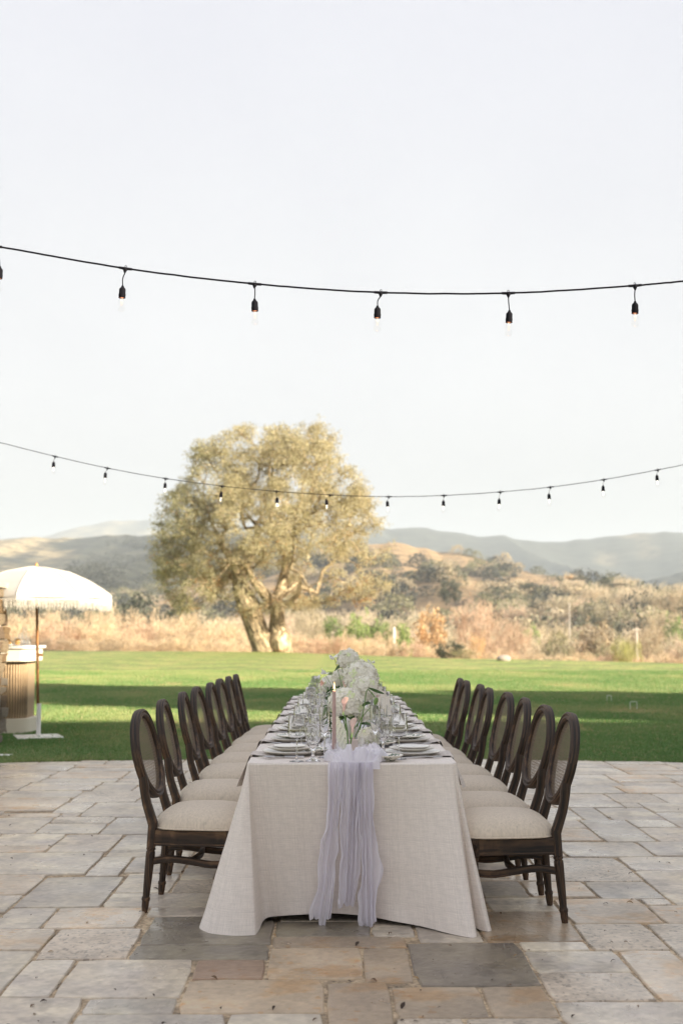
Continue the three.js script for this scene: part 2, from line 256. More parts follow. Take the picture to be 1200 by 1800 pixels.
{
  const lawn = surf(150, 220, (u, v) => { const x = mix(-60, 40, u), e = edgeD(x), d = mix(9, e, Math.pow(v, 1.6)); return [x, groundY(x, d), -d, x / 6, d / 6]; });
  const lawnNear = surf(40, 1, (u, v) => { const x = mix(-60, 40, u), d = mix(-30, 9, v); return [x, -0.014 - (Math.abs(x) < 8 ? 0.05 : 0), -d, x / 6, d / 6]; });
  struct('lawn', [lawn, lawnNear], M(0.98, 0.98, 0.7, 0.75, { map: lawnTex, bumpMap: rep(lawnTex, 1), bumpScale: 0.03 }));
  // upright blades on the nearer part of the lawn
  const R = rng(5), blades = [];
  for (let k = 0; k < 5; k++) {
    const a = R() * 6.28, r = R() * 0.018, h = 0.026 + R() * 0.022, w = 0.0024, l = 0.012 + R() * 0.02, x = Math.cos(a) * r, z = Math.sin(a) * r, b = R() * 6.28, dx = Math.cos(b), dz = Math.sin(b);
    const g = new THREE.BufferGeometry();
    g.setAttribute('position', new THREE.Float32BufferAttribute([x - dz * w, 0, z + dx * w, x + dz * w, 0, z - dx * w, x + dx * l * 0.4 + dz * w * 0.8, h * 0.65, z + dz * l * 0.4 - dx * w * 0.8, x - dz * w, 0, z + dx * w, x + dx * l * 0.4 + dz * w * 0.8, h * 0.65, z + dz * l * 0.4 - dx * w * 0.8, x + dx * l, h, z + dz * l], 3));
    blades.push(g);
  }
  const n = 400000, tuft = merge(blades), grass = new THREE.InstancedMesh(tuft, M(1, 1, 1, 0.6, { transmission: 0.35, thickness: 0 }), n), m = new THREE.Matrix4(), q = new THREE.Quaternion(), up = V(0, 1, 0);
  let i = 0;
  while (i < n) {
    const d = 13.2 + 30 * Math.pow(R(), 1.5), x = (R() * 2 - 1) * (0.285 * d + 0.5);
    if (d < patioEdge(x) + 0.005) continue;
    const pa = fbm(x * 0.7, d * 0.45, 4, 0, 0, 81), bare = smooth(0.3, 0.5, fbm(x * 0.9 + 9, d * 0.5, 3, 0, 0, 82)) * 0.95;
    const s = (0.75 + R() * 0.6 + pa * 0.5) * (1 - bare * 0.5);
    grass.setMatrixAt(i, m.compose(V(x, groundY(x, d) - 0.003, -d), q.setFromAxisAngle(up, R() * 6.28), V(s, s, s)));
    const t = clamp(0.35 + pa * 0.9 + (R() - 0.5) * 0.7, 0, 1), st = R() < 0.06 + bare * 0.5 ? 1 : 0;
    grass.setColorAt(i++, st ? rgb(0.5, 0.41, 0.22) : rgb(mix(0.14, 0.39, t), mix(0.285, 0.425, t), mix(0.07, 0.17, t)));
  }
  grass.name = 'grass'; grass.userData = { kind: 'stuff', label: 'short mown green grass of the lawn beyond the patio', category: 'grass' }; scene.add(shadows(grass));
}
const dryTex = tex(512, (u, v) => { const a = fbm(u * 6, v * 6, 5, 6, 6, 91), b = fbm(u * 60, v * 60, 3, 60, 60, 92), k = 0.8 + a * 0.3 + b * 0.3; return [k, k * 0.93, k * 0.8]; });
{
  const dist = (v) => 28 + 6500 * Math.pow(v, 2.6);
  const g = surf(90, 120, (u, v) => { const d = dist(v), x = mix(-1, 1, u) * (60 + d * 0.9), e = d - edgeD(clamp(x, -60, 40)); return [x, e < 1 ? -0.4 : groundY(x, d) - 0.05, -d, x / 9, d / 9]; });
  const back = surf(4, 4, (u, v) => [mix(-500, 500, u), -0.4, mix(-28, 500, v), u * 100, v * 100]);
  struct('valley_ground', [g, back], M(0.55, 0.44, 0.28, 0.95, { map: dryTex }));
}
// hills: measured ridge line, each a body of ground that rises from its foot and falls behind
function hill(name, ridge, D, foot, color, o = {}) {
  const pts = ridge.map(([px, py]) => { const p = P(px, py, D); return [p.x, p.y]; }), x0 = pts[0][0], x1 = pts[pts.length - 1][0], NX = o.nx ?? 220, ND = o.nd ?? 70, seed = o.seed ?? 1, sc = D / 900;
  const top = (x) => { let i = 0; while (i < pts.length - 2 && x > pts[i + 1][0]) i++; const t = clamp((x - pts[i][0]) / (pts[i + 1][0] - pts[i][0]), 0, 1), a = pts[Math.max(i - 1, 0)][1], b = pts[i][1], c = pts[i + 1][1], e = pts[Math.min(i + 2, pts.length - 1)][1]; return 0.5 * (2 * b + (c - a) * t + (2 * a - 5 * b + 4 * c - e) * t * t + (3 * b - a - 3 * c + e) * t * t * t); };
  const Y = (x, t) => {
    const r = top(x) + (o.rough ?? 1) * fbm(x / (18 * sc), 3, 4, 0, 0, seed) * 3 * sc, gul = Math.abs(noise2(x / (120 * sc) + t * 0.6, t * 1.3, 0, 0, seed + 5)) * (o.gully ?? 18) * sc * Math.sin(Math.PI * clamp(t, 0, 1));
    return t <= 1 ? -7 + (r + 7) * Math.pow(t, o.pow ?? 1.15) - gul + fbm(x / (40 * sc), t * 6, 4, 0, 0, seed + 9) * 6 * sc * Math.sin(Math.PI * t) : r - (t - 1) * D * 0.25;
  };
  const g = surf(NX, ND, (u, v) => { const x = mix(x0, x1, u), t = v * 1.25; return [x, Y(x, t), -mix(foot, D, t), x / (30 * sc), t * (D - foot) / (30 * sc)]; });
  const c = new Float32Array((NX + 1) * (ND + 1) * 3), k = new THREE.Color();
  for (let j = 0; j <= ND; j++) for (let i = 0; i <= NX; i++) { k.setRGB(...color(mix(x0, x1, i / NX), (j / ND) * 1.25, sc)); k.toArray(c, (j * (NX + 1) + i) * 3); }
  g.setAttribute('color', new THREE.BufferAttribute(c, 3));
  const h = struct(name, g, M(1, 1, 1, 0.95, { vertexColors: true, map: o.map ?? dryTex }));
  h.userData.at = undefined; delete h.userData.at;
  return { Y, D, foot, point: (x, t) => V(x, Y(x, t), -mix(foot, D, t)) };
}
const blend = (a, b, t) => a.map((v, i) => mix(v, b[i], t));
const FOREST = [0.05, 0.056, 0.045], DRY = [0.52, 0.415, 0.295], SCRUB = [0.13, 0.12, 0.075];
const forestTex = tex(512, (u, v) => { const a = fbm(u * 5, v * 5, 5, 5, 5, 101), b = fbm(u * 48, v * 48, 3, 48, 48, 102), k = 0.72 + a * 0.45 + b * 0.55; return [k, k, k * 0.9]; });
const hillFarWest = hill('far_ridge_hill', [[-500, 960], [-100, 958], [60, 946], [100, 935], [170, 919], [210, 918], [270, 917], [330, 914], [420, 925], [520, 935], [700, 950]], 5200, 3600, (x, t, s) => blend(DRY, FOREST, 0.55 + 0.45 * smooth(-0.1, 0.2, fbm(x / (60 * s), t * 5, 4, 0, 0, 3))), { seed: 31, map: forestTex });
const hillWest = hill('forested_hill', [[-900, 930], [-300, 952], [0, 947], [30, 942], [60, 943], [100, 946], [150, 946], [200, 943], [270, 938], [330, 936], [430, 945], [520, 958], [620, 985], [760, 1030], [900, 1090]], 1900, 420,
  (x, t, s) => { const bald = smooth(0.62, 0.9, t) * smooth(-300, -420, x) + smooth(0.8, 0.97, t) * smooth(60, 20, Math.abs(x + 380)); return blend(blend(FOREST, SCRUB, smooth(0.12, 0.4, fbm(x / (70 * s), t * 5, 4, 0, 0, 7))), DRY, clamp(bald * smooth(-0.25, 0.1, fbm(x / (45 * s), t * 7, 4, 0, 0, 9)), 0, 1)); }, { seed: 41, map: forestTex, gully: 26 });
const hillEast = hill('long_ridge_hill', [[300, 930], [560, 916], [665, 925], [740, 928], [800, 938], [860, 944], [890, 940], [930, 949], [980, 951], [1020, 946], [1080, 940], [1130, 936], [1200, 933], [1400, 925], [1900, 950]], 3300, 1500,
  (x, t, s) => blend(FOREST, DRY, smooth(0.1, 0.4, fbm(x / (60 * s), t * 4, 4, 0, 0, 13)) * 0.55), { seed: 51, map: forestTex, gully: 40 });
const hillSouthEast = hill('blue_slope_hill', [[980, 1075], [1060, 1045], [1100, 1031], [1150, 1018], [1200, 1005], [1400, 965], [1900, 930]], 2000, 1100, (x, t, s) => blend(FOREST, SCRUB, smooth(0, 0.5, fbm(x / (50 * s), t * 5, 4, 0, 0, 17)) * 0.6), { seed: 61, map: forestTex });
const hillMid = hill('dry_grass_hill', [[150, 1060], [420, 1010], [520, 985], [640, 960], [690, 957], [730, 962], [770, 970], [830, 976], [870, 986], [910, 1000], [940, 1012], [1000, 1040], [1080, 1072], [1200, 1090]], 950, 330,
  (x, t, s) => { const n = fbm(x / 46, t * 7, 4, 0, 0, 19), dark = smooth(0.05, 0.28, n + smooth(0.93, 1.02, t) * 0.5) * 0.8 + smooth(0.5, 0.28, t) * smooth(110, 60, x) * 0.75; return blend(DRY, [0.12, 0.095, 0.065], clamp(dark, 0, 0.9)); }, { seed: 71, gully: 12, pow: 1.0 });  // dark scrub patches; low inner part also darkened, its shade put into the colour
const hillLow = hill('wooded_slope_hill', [[600, 1106], [760, 1092], [860, 1070], [930, 1050], [1000, 1040], [1060, 1044], [1120, 1052], [1200, 1058], [1500, 1050], [1900, 1040]], 560, 210, (x, t, s) => blend([0.55, 0.43, 0.29], [0.38, 0.3, 0.19], smooth(-0.1, 0.35, fbm(x / 22, t * 6, 4, 0, 0, 23))), { seed: 81, gully: 6, pow: 0.85 });

// ---------------------------------------------------------------- trees and brush
// leafy mass in a unit body (radius 1, centre 0): many small leaf faces in clumps near its skin
function leafMass(seed, nClump, per, leaf, o = {}) {
  const R = rng(seed), pos = [], nor = [], col = [], sy = o.sy ?? 1;
  for (let c = 0; c < nClump; c++) {
    const th = R() * 6.28, cy = R() * 2 - 1, cr = Math.sqrt(1 - cy * cy), rr = (o.inner ?? 0.45) + (1 - (o.inner ?? 0.45)) * Math.pow(R(), 0.5);
    let bump = 1 + 0.35 * noise3(Math.cos(th) * cr * 1.9, cy * 1.9, Math.sin(th) * cr * 1.9 + 7, seed);
    const shape = o.shape ? o.shape(cy) : 1;
    const cx = Math.cos(th) * cr * rr * bump * shape, cz = Math.sin(th) * cr * rr * bump * shape, yy = cy * rr * bump * sy, cs = (o.clump ?? 0.2) * (0.6 + R() * 0.8), tone = 0.72 + R() * 0.5;
    for (let k = 0; k < per; k++) {
      const a = R() * 6.28, b = R() * 2 - 1, q = Math.sqrt(1 - b * b) * Math.pow(R(), 0.4) * cs, x = cx + Math.cos(a) * q, y = yy + b * cs * 0.8, z = cz + Math.sin(a) * q;
      const u = V(R() - 0.5, R() - 0.5 + (o.up ?? 0), R() - 0.5).normalize(), v = V(R() - 0.5, R() - 0.5, R() - 0.5).cross(u).normalize(), L = leaf * (0.6 + R() * 0.8), w = L * (o.thin ?? 0.5);
      const p = [[-u.x * L, -u.y * L, -u.z * L], [v.x * w, v.y * w, v.z * w], [u.x * L, u.y * L, u.z * L], [-v.x * w, -v.y * w, -v.z * w]];
      for (const i of o.thin ? [0, 1, 2] : [0, 1, 2, 0, 2, 3]) { pos.push(x + p[i][0], y + p[i][1], z + p[i][2]); const t = tone * (0.85 + 0.3 * ((k * 7) % 10) / 10); col.push(t, t * (o.warm ? 0.9 + 0.2 * ((c * 3) % 7) / 7 : 1), t); }
      const n = V().crossVectors(v, u); for (let i = 0; i < (o.thin ? 3 : 6); i++) nor.push(n.x, n.y, n.z);
    }
  }
  const g = new THREE.BufferGeometry();
  g.setAttribute('position', new THREE.Float32BufferAttribute(pos, 3)); g.setAttribute('normal', new THREE.Float32BufferAttribute(nor, 3)); g.setAttribute('color', new THREE.Float32BufferAttribute(col, 3));
  return g;
}
const leafMat = (r, g, b, tr = 0.4) => M(r, g, b, 0.85, { vertexColors: true, transmission: tr, thickness: 0 });
const BODY = {
  leafy: [1, 2, 3].map((s) => leafMass(200 + s, 90, 22, 0.075, { clump: 0.24, inner: 0.5 })),
  twig: [1, 2, 3].map((s) => leafMass(220 + s, 90, 26, 0.13, { clump: 0.26, inner: 0.3, thin: 0.13, up: 0.5 })),
  cone: [1].map((s) => leafMass(240 + s, 80, 18, 0.08, { clump: 0.16, inner: 0.4, shape: (y) => 0.95 - 0.55 * y })),
  reed: [1].map((s) => leafMass(250 + s, 60, 22, 0.3, { clump: 0.3, inner: 0.2, thin: 0.05, up: 2.2 })),
};
const barkMat = M(0.2, 0.16, 0.12, 0.95);
const trunkGeo = merge([tube([V(0, 0, 0), V(0.02, 0.25, 0.01), V(0, 0.6, 0)], [0.06, 0.045, 0.03], 7), tube([V(0.02, 0.25, 0.01), V(0.2, 0.55, 0.1), V(0.3, 0.75, 0.1)], [0.03, 0.02, 0.012], 5), tube([V(0.01, 0.3, 0), V(-0.2, 0.55, -0.1), V(-0.32, 0.78, -0.05)], [0.03, 0.02, 0.012], 5)]);
const TINT = {
  tan: leafMat(0.68, 0.55, 0.38, 0.5), straw: leafMat(0.72, 0.59, 0.4, 0.5), pink: leafMat(0.64, 0.47, 0.34, 0.5), rust: leafMat(0.58, 0.43, 0.31, 0.5), orange: leafMat(0.66, 0.47, 0.26, 0.5), green: leafMat(0.2, 0.28, 0.08), fresh: leafMat(0.29, 0.38, 0.11),
  dark: leafMat(0.08, 0.09, 0.05), olive: leafMat(0.3, 0.27, 0.13), grey: leafMat(0.48, 0.42, 0.29), oakgrey: leafMat(0.4, 0.32, 0.21), reed: leafMat(0.42, 0.42, 0.16), pine: leafMat(0.055, 0.075, 0.045),
};
// a tree or bush read off the photograph: its middle, its top and its width in pixels at a distance d
let bushCount = 0;
function bush(name, kind, tint, px, top, wide, d, label, category, group, o = {}) {
  const c = P(px, top, d), y0 = o.y ?? groundY(c.x, d), h = Math.max(c.y - y0, 0.5), w = (wide / FPX) * d, R = rng(900 + ++bushCount), t = thing(name, label, category, [c.x, y0 - 0.1, -d], R() * 6.28, group);
  const list = BODY[kind], low = o.low ?? 0.02, sh = h * (1 - low);
  const m = part(o.crown ?? (kind === 'twig' || kind === 'reed' ? 'twigs' : 'crown'), list[bushCount % list.length], TINT[tint], t);
  m.position.y = h * low + sh * 0.5; m.scale.set(w * 0.5, sh * 0.5, w * 0.5 * (0.8 + R() * 0.4));
  if (low > 0.05) { const k = part('trunk', trunkGeo, barkMat, t); k.scale.set(w * 0.55 + 0.3, h * 0.75, w * 0.55 + 0.3); }
  return t;
}
{ // the brush along the lawn's far edge: leafless tan shrubs
  const R = rng(31), grp = 'tan shrubs along the far edge of the lawn';
  const row = (x0, x1, step, topAt, dAt, wide, tint, label) => { for (let x = x0; x < x1; x += step * (0.7 + R() * 0.6)) bush('tan_shrub', 'twig', tint[Math.floor(R() * tint.length)], x, topAt(x) + (R() - 0.5) * 10, wide * (0.75 + R() * 0.5), dAt(x) + R() * 6, label, 'shrub', grp); };
  row(-30, 450, 42, () => 1116, (x) => 96 - x * 0.01, 70, ['tan', 'straw', 'straw'], 'low tan leafless shrub in the front row between the parasol and the great oak');
  row(-40, 440, 46, () => 1088, () => 116, 84, ['tan', 'straw', 'pink'], 'tan leafless shrub in the middle rows behind the parasol');
  row(-40, 470, 54, (x) => (x < 330 ? 1070 : 1090), () => 140, 84, ['tan', 'tan', 'pink'], 'tall tan leafless shrub at the back under the forested hill');
  row(520, 830, 30, (x) => 1118 + (x > 640 ? 10 : 0), (x) => 84 - (x - 500) * 0.045, 46, ['straw', 'pink', 'tan'], 'low straw coloured shrub between the great oak and the dark round bush');
  row(530, 700, 34, () => 1112, () => 104, 56, ['straw', 'tan'], 'straw coloured shrub below the row of green trees');
  row(880, 1240, 34, () => 1144, (x) => 72 - (x - 880) * 0.03, 50, ['straw', 'tan', 'pink'], 'low straw coloured shrub at the lawn edge around the reeds');
}
// trees and bushes one can tell apart beyond the lawn
const valley = 'trees in the valley beyond the lawn';
bush('round_bush', 'leafy', 'dark', 790, 1124, 52, 63, 'dark olive round bush at the lawn edge in front of the orange tree', 'bush');
bush('round_bush', 'twig', 'olive', 812, 1136, 44, 61.5, 'low grey olive brush leaning against the dark round bush', 'bush');
bush('small_bush', 'leafy', 'dark', 697, 1128, 20, 80, 'very small dark bush standing in the pale dry grass', 'bush');
bush('orange_tree', 'leafy', 'orange', 757, 1064, 58, 150, 'bright orange autumn tree in the middle of the valley', 'tree', null, { low: 0.2 });
bush('green_tree', 'leafy', 'green', 582, 1082, 44, 190, 'green leafy tree just beside the trunk of the great oak', 'tree', null, { low: 0.15 });
bush('green_tree', 'leafy', 'fresh', 630, 1074, 56, 185, 'tallest green leafy tree in the row past the great oak', 'tree', null, { low: 0.15 });
bush('green_tree', 'leafy', 'green', 668, 1084, 46, 180, 'green leafy tree in the row between the tall green tree and the white posts', 'tree', null, { low: 0.15 });
bush('green_tree', 'leafy', 'fresh', 706, 1094, 38, 178, 'lowest green tree at the end of the row next to the orange tree', 'tree', null, { low: 0.1 });
bush('bare_tree', 'twig', 'pink', 835, 1052, 88, 152, 'wide pinkish leafless tree just beside the orange tree', 'tree', null, { low: 0.1 });
bush('bare_tree', 'twig', 'rust', 868, 1070, 90, 126, 'largest rusty pink leafless tree before the white shed', 'tree', null, { low: 0.05 });
bush('bare_tree', 'twig', 'rust', 905, 1086, 56, 118, 'narrow rusty leafless tree beside the white shed', 'tree', null, { low: 0.05 });
bush('bare_tree', 'twig', 'orange', 838, 1108, 36, 90, 'small orange tinted brush in front of the pinkish trees', 'bush');
bush('green_tree', 'leafy', 'fresh', 934, 1098, 30, 240, 'small round bright green tree behind the white shed', 'tree', null, { low: 0.1 });
bush('olive_tree', 'leafy', 'olive', 978, 1108, 38, 220, 'round olive green tree beside the white shed', 'tree', null, { low: 0.2 });
bush('grey_oak', 'leafy', 'oakgrey', 1048, 1088, 66, 200, 'broad brown grey oak in the valley behind the reeds', 'tree', null, { low: 0.1 });
bush('grey_oak', 'twig', 'oakgrey', 1136, 1092, 66, 165, 'grey brown spreading oak just beside the utility pole', 'tree', null, { low: 0.25 });
bush('reed_clump', 'reed', 'reed', 1098, 1122, 56, 66, 'clump of tall yellow green reeds at the lawn edge', 'reeds');
bush('green_tree', 'leafy', 'green', 1183, 1080, 40, 260, 'dark green leafy tree by the road past the utility pole', 'tree', null, { low: 0.15 });
bush('pine_tree', 'cone', 'pine', 1062, 1012, 17, 470, 'tall dark conifer standing highest on the wooded slope', 'tree', null, { low: 0.08, y: 18 });
bush('pine_tree', 'cone', 'pine', 985, 1016, 14, 480, 'thin dark conifer beside the orange tree on the slope', 'tree', null, { low: 0.08, y: 20 });
bush('orange_tree', 'leafy', 'orange', 1000, 1010, 18, 470, 'small orange tree between conifers high on the slope', 'tree', null, { low: 0.15, y: 20 });
bush('dark_oak', 'leafy', 'dark', 790, 1016, 44, 420, 'dark green oak on the hillside over the orange tree', 'tree', null, { y: 10 });
bush('dark_oak', 'leafy', 'dark', 1016, 1013, 30, 470, 'dark green round oak beside the small orange tree on the slope', 'tree', null, { y: 20 });
bush('dark_oak', 'leafy', 'dark', 1084, 1024, 34, 470, 'dark green oak beside the tall conifer on the slope', 'tree', null, { y: 18 });
bush('dark_oak', 'leafy', 'dark', 925, 1024, 26, 450, 'dark green small oak on the slope above the pinkish trees', 'tree', null, { y: 16 });
bush('dark_oak', 'leafy', 'dark', 250, 1040, 90, 300, 'dark oak at the foot of the forested hill behind the tan brush', 'tree', null, { y: -6 });
bush('dark_oak', 'leafy', 'dark', 312, 1046, 80, 290, 'dark oak behind the tan brush close under the great oak branches', 'tree', null, { y: -6 });
bush('green_tree', 'leafy', 'olive', 325, 1072, 52, 150, 'olive green tree hanging low under the great oak crown', 'tree', null, { low: 0.1 });
bush('grey_oak', 'twig', 'grey', 545, 1062, 60, 160, 'grey leafless tree right behind the great oak trunk', 'tree', null, { low: 0.1 });
{ // the far woods, too many to count
  const R = rng(404), m = new THREE.Matrix4(), q = new THREE.Quaternion(), up = V(0, 1, 0);
  const wood = (name, h, n, label, size, cols, ok, twig) => {
    const o = new THREE.InstancedMesh(twig ? leafMass(300 + n, 46, 22, 0.16, { clump: 0.32, inner: 0.2, thin: 0.12, up: 0.5, sy: 0.85 }) : leafMass(300 + n, 40, 16, 0.085, { clump: 0.28, inner: 0.45, sy: 0.85 }), leafMat(1, 1, 1, 0.5), n); let i = 0, tries = 0;
    while (i < n && tries++ < n * 60) {
      const x = (R() * 2 - 1) * h.D * 0.34, t = Math.pow(R(), 0.9) * 1.02; if (!ok(x, t)) continue;
      const p = h.point(x, t), s = size * (0.5 + R() * 0.9);
      o.setMatrixAt(i, m.compose(V(p.x, p.y + s * 0.5, p.z), q.setFromAxisAngle(up, R() * 6.28), V(s, s * (0.75 + R() * 0.4), s)));
      o.setColorAt(i++, rgb(...cols[Math.floor(R() * cols.length)]));
    }
    o.count = i; o.name = numbered(name); o.userData = { kind: 'stuff', label, category: 'woods' }; scene.add(shadows(o));
  };
  const g1 = [0.14, 0.145, 0.08], g2 = [0.26, 0.25, 0.13], t1 = [0.6, 0.5, 0.35], t2 = [0.64, 0.48, 0.34], t3 = [0.5, 0.42, 0.28], k1 = [0.05, 0.055, 0.04], k2 = [0.07, 0.075, 0.05], d1 = [0.58, 0.49, 0.35], d2 = [0.62, 0.46, 0.34], d3 = [0.46, 0.4, 0.27];
  wood('slope_woods', hillLow, 620, 'mixed tan and grey leafless woods covering the low slope across the valley', 5.2, [d1, d2, d3, d1, t3], (x, t) => fbm(x / 28, t * 7, 3, 0, 0, 401) > -0.12, true);
  wood('slope_oaks', hillLow, 620, 'scattered olive green oaks among the leafless woods of the low slope', 4.6, [g1, g2, g2, d3, k2, d1], (x, t) => fbm(x / 24, t * 6, 3, 0, 0, 405) > -0.02);
  wood('hill_woods', hillMid, 1100, 'dark scrub oaks dotted over the dry grass hill', 5.5, [g1, g2, k1, t3], (x, t) => (t < 0.97 && fbm(x / 46, t * 7, 4, 0, 0, 19) + smooth(0.88, 0.97, t) * 0.25 > 0.22) || (t < 0.42 && x < 100 && R() < 0.6));
  wood('mountain_woods', hillWest, 4200, 'dark forest trees covering the big hill behind the parasol', 7, [k2, k1, k2, k1], (x, t) => t < 0.93 && !((t > 0.62 && x < -330) || (t > 0.85 && Math.abs(x + 380) < 50)) && fbm(x / 120, t * 6, 3, 0, 0, 402) > -0.3);
  // the valley floor's mixed brush between the lawn and the slopes
  const n = 900, o = new THREE.InstancedMesh(leafMass(360, 46, 22, 0.16, { clump: 0.32, inner: 0.2, thin: 0.12, up: 0.5 }), leafMat(1, 1, 1, 0.3), n); let i = 0;
  while (i < n) {
    const d = mix(190, 430, R()), x = (R() * 2 - 1) * d * 0.33 + 4; if (fbm(x / 30, d / 45, 3, 0, 0, 403) < (x > 0 ? -0.02 : -0.2)) continue;
    const s = 1.6 + R() * 1.7; o.setMatrixAt(i, m.compose(V(x, groundY(x, d) + s * 0.6, -d), q.setFromAxisAngle(up, R() * 6.28), V(s * 1.3, s, s * 1.3))); o.setColorAt(i++, rgb(...[d1, d2, t3, g2, d3, [0.5, 0.32, 0.2], g1][Math.floor(R() * 6)]));
  }
  o.name = 'valley_brush'; o.userData = { kind: 'stuff', label: 'brown and olive brush over the valley floor below the slopes', category: 'brush' }; scene.add(shadows(o));
}
// a broad tree grown towards points spread through its crown
function grownTree(seed, stems, inCrown, nPts, o) {
  const R = rng(seed), nodes = [], kids = [];
  const add = (p, par) => { nodes.push({ p, par, r: 0, w: 0 }); return nodes.length - 1; };
  const heads = stems.map((s) => { let par = -1; s.forEach(([x, y, z, r], i) => { par = add(V(x, y, z), par); nodes[par].fixed = r; }); return par; });
  const pts = []; let guard = 0;
  while (pts.length < nPts && guard++ < nPts * 200) { const p = inCrown(R); if (p) pts.push(p); }
  const fork = nodes[heads[0]].p; pts.sort((a, b) => a.distanceTo(fork) - b.distanceTo(fork));
  const leafAt = [];
  for (const p of pts) {
    let best = -1, bd = 1e9;
    for (let i = 0; i < nodes.length; i++) { const n = nodes[i]; if (n.fixed && !n.head && !heads.includes(i) && n.p.y < o.forkY) continue; const d = n.p.distanceTo(p) + (n.len ?? 0) * 0.28; if (d < bd) { bd = d; best = i; } }
    const a = nodes[best].p, L = a.distanceTo(p), steps = Math.max(1, Math.round(L / 0.8)); let par = best;
    for (let k = 1; k <= steps; k++) { const t = k / steps, c = a.clone().lerp(p, t); if (k < steps) c.add(V(R() - 0.5, (R() - 0.5) + 0.15, R() - 0.5).multiplyScalar(L * 0.12)); const len = (nodes[par].len ?? 0) + L / steps; par = add(c, par); nodes[par].len = len; }
    leafAt.push(par);
  }
  for (let i = nodes.length - 1; i >= 0; i--) { const n = nodes[i]; n.area = (n.area ?? 0) + (n.end ? 0 : 0); if (!n.area) n.area = o.twig ** 2.3; if (n.par >= 0) nodes[n.par].area = (nodes[n.par].area ?? 0) + n.area; }
  const child = nodes.map(() => []); nodes.forEach((n, i) => { if (n.par >= 0) child[n.par].push(i); });
  const rad_ = (i) => nodes[i].fixed ?? Math.min(Math.pow(nodes[i].area, 1 / 2.3), o.rMax);
  const geo = [];
  nodes.forEach((n, i) => { if (n.par >= 0 && !n.done) { // follow the thickest child as one limb
    const chain = [n.par, i]; let c = i; n.done = true;
    for (;;) { const ks = child[c].filter((k) => !nodes[k].done); if (!ks.length) break; const k = ks.reduce((a, b) => (rad_(a) >= rad_(b) ? a : b)); nodes[k].done = true; chain.push(k); c = k; }
    const pp = chain.map((k) => nodes[k].p), rr = chain.map((k, q) => (q === 0 ? Math.min(rad_(chain[0]), rad_(chain[1]) * 1.15) : rad_(k)));
    geo.push(tube(pp, rr, rr[1] > 0.2 ? 12 : rr[1] > 0.06 ? 7 : 4, false));
  } });
  return { wood: merge(geo), leafAt: leafAt.map((i) => nodes[i].p), R };
}
function spray(seed, n, size, leaf) {
  const R = rng(seed), g = leafMass(seed, n, 3, leaf, { clump: 0.3, inner: 0.2 }); g.scale(size, size * 0.8, size); return g;
}
const barkTex = tex(512, (u, v) => { const a = fbm(u * 12 + fbm(u * 4, v * 4, 3, 4, 4, 110) * 1.5, v * 5, 5, 12, 5, 111), b = fbm(u * 30, v * 14, 3, 30, 14, 112), k = 0.75 + a * 0.6 + b * 0.35; return [k, k * 0.95, k * 0.86]; });
function crown(parent, name, pts, geo, mat, per, spread, seed, tint) {
  const R = rng(seed), n = Math.floor(pts.length * per), o = new THREE.InstancedMesh(geo, mat, n), m = new THREE.Matrix4(), q = new THREE.Quaternion();
  for (let i = 0; i < n; i++) {
    const p = pts[i % pts.length], s = 0.7 + R() * 0.6, f = i < pts.length ? 0.15 : 1;
    q.setFromEuler(new THREE.Euler(R() * 0.8 - 0.4, R() * 6.28, R() * 0.8 - 0.4));
    o.setMatrixAt(i, m.compose(V(p.x + (R() + R() - 1) * spread * f, p.y + (R() + R() - 1) * spread * 0.75 * f, p.z + (R() + R() - 1) * spread * f), q, V(s, s, s)));
    o.setColorAt(i, tint(R, p));
  }
  o.name = numbered(name); parent.add(shadows(o)); return o;
}
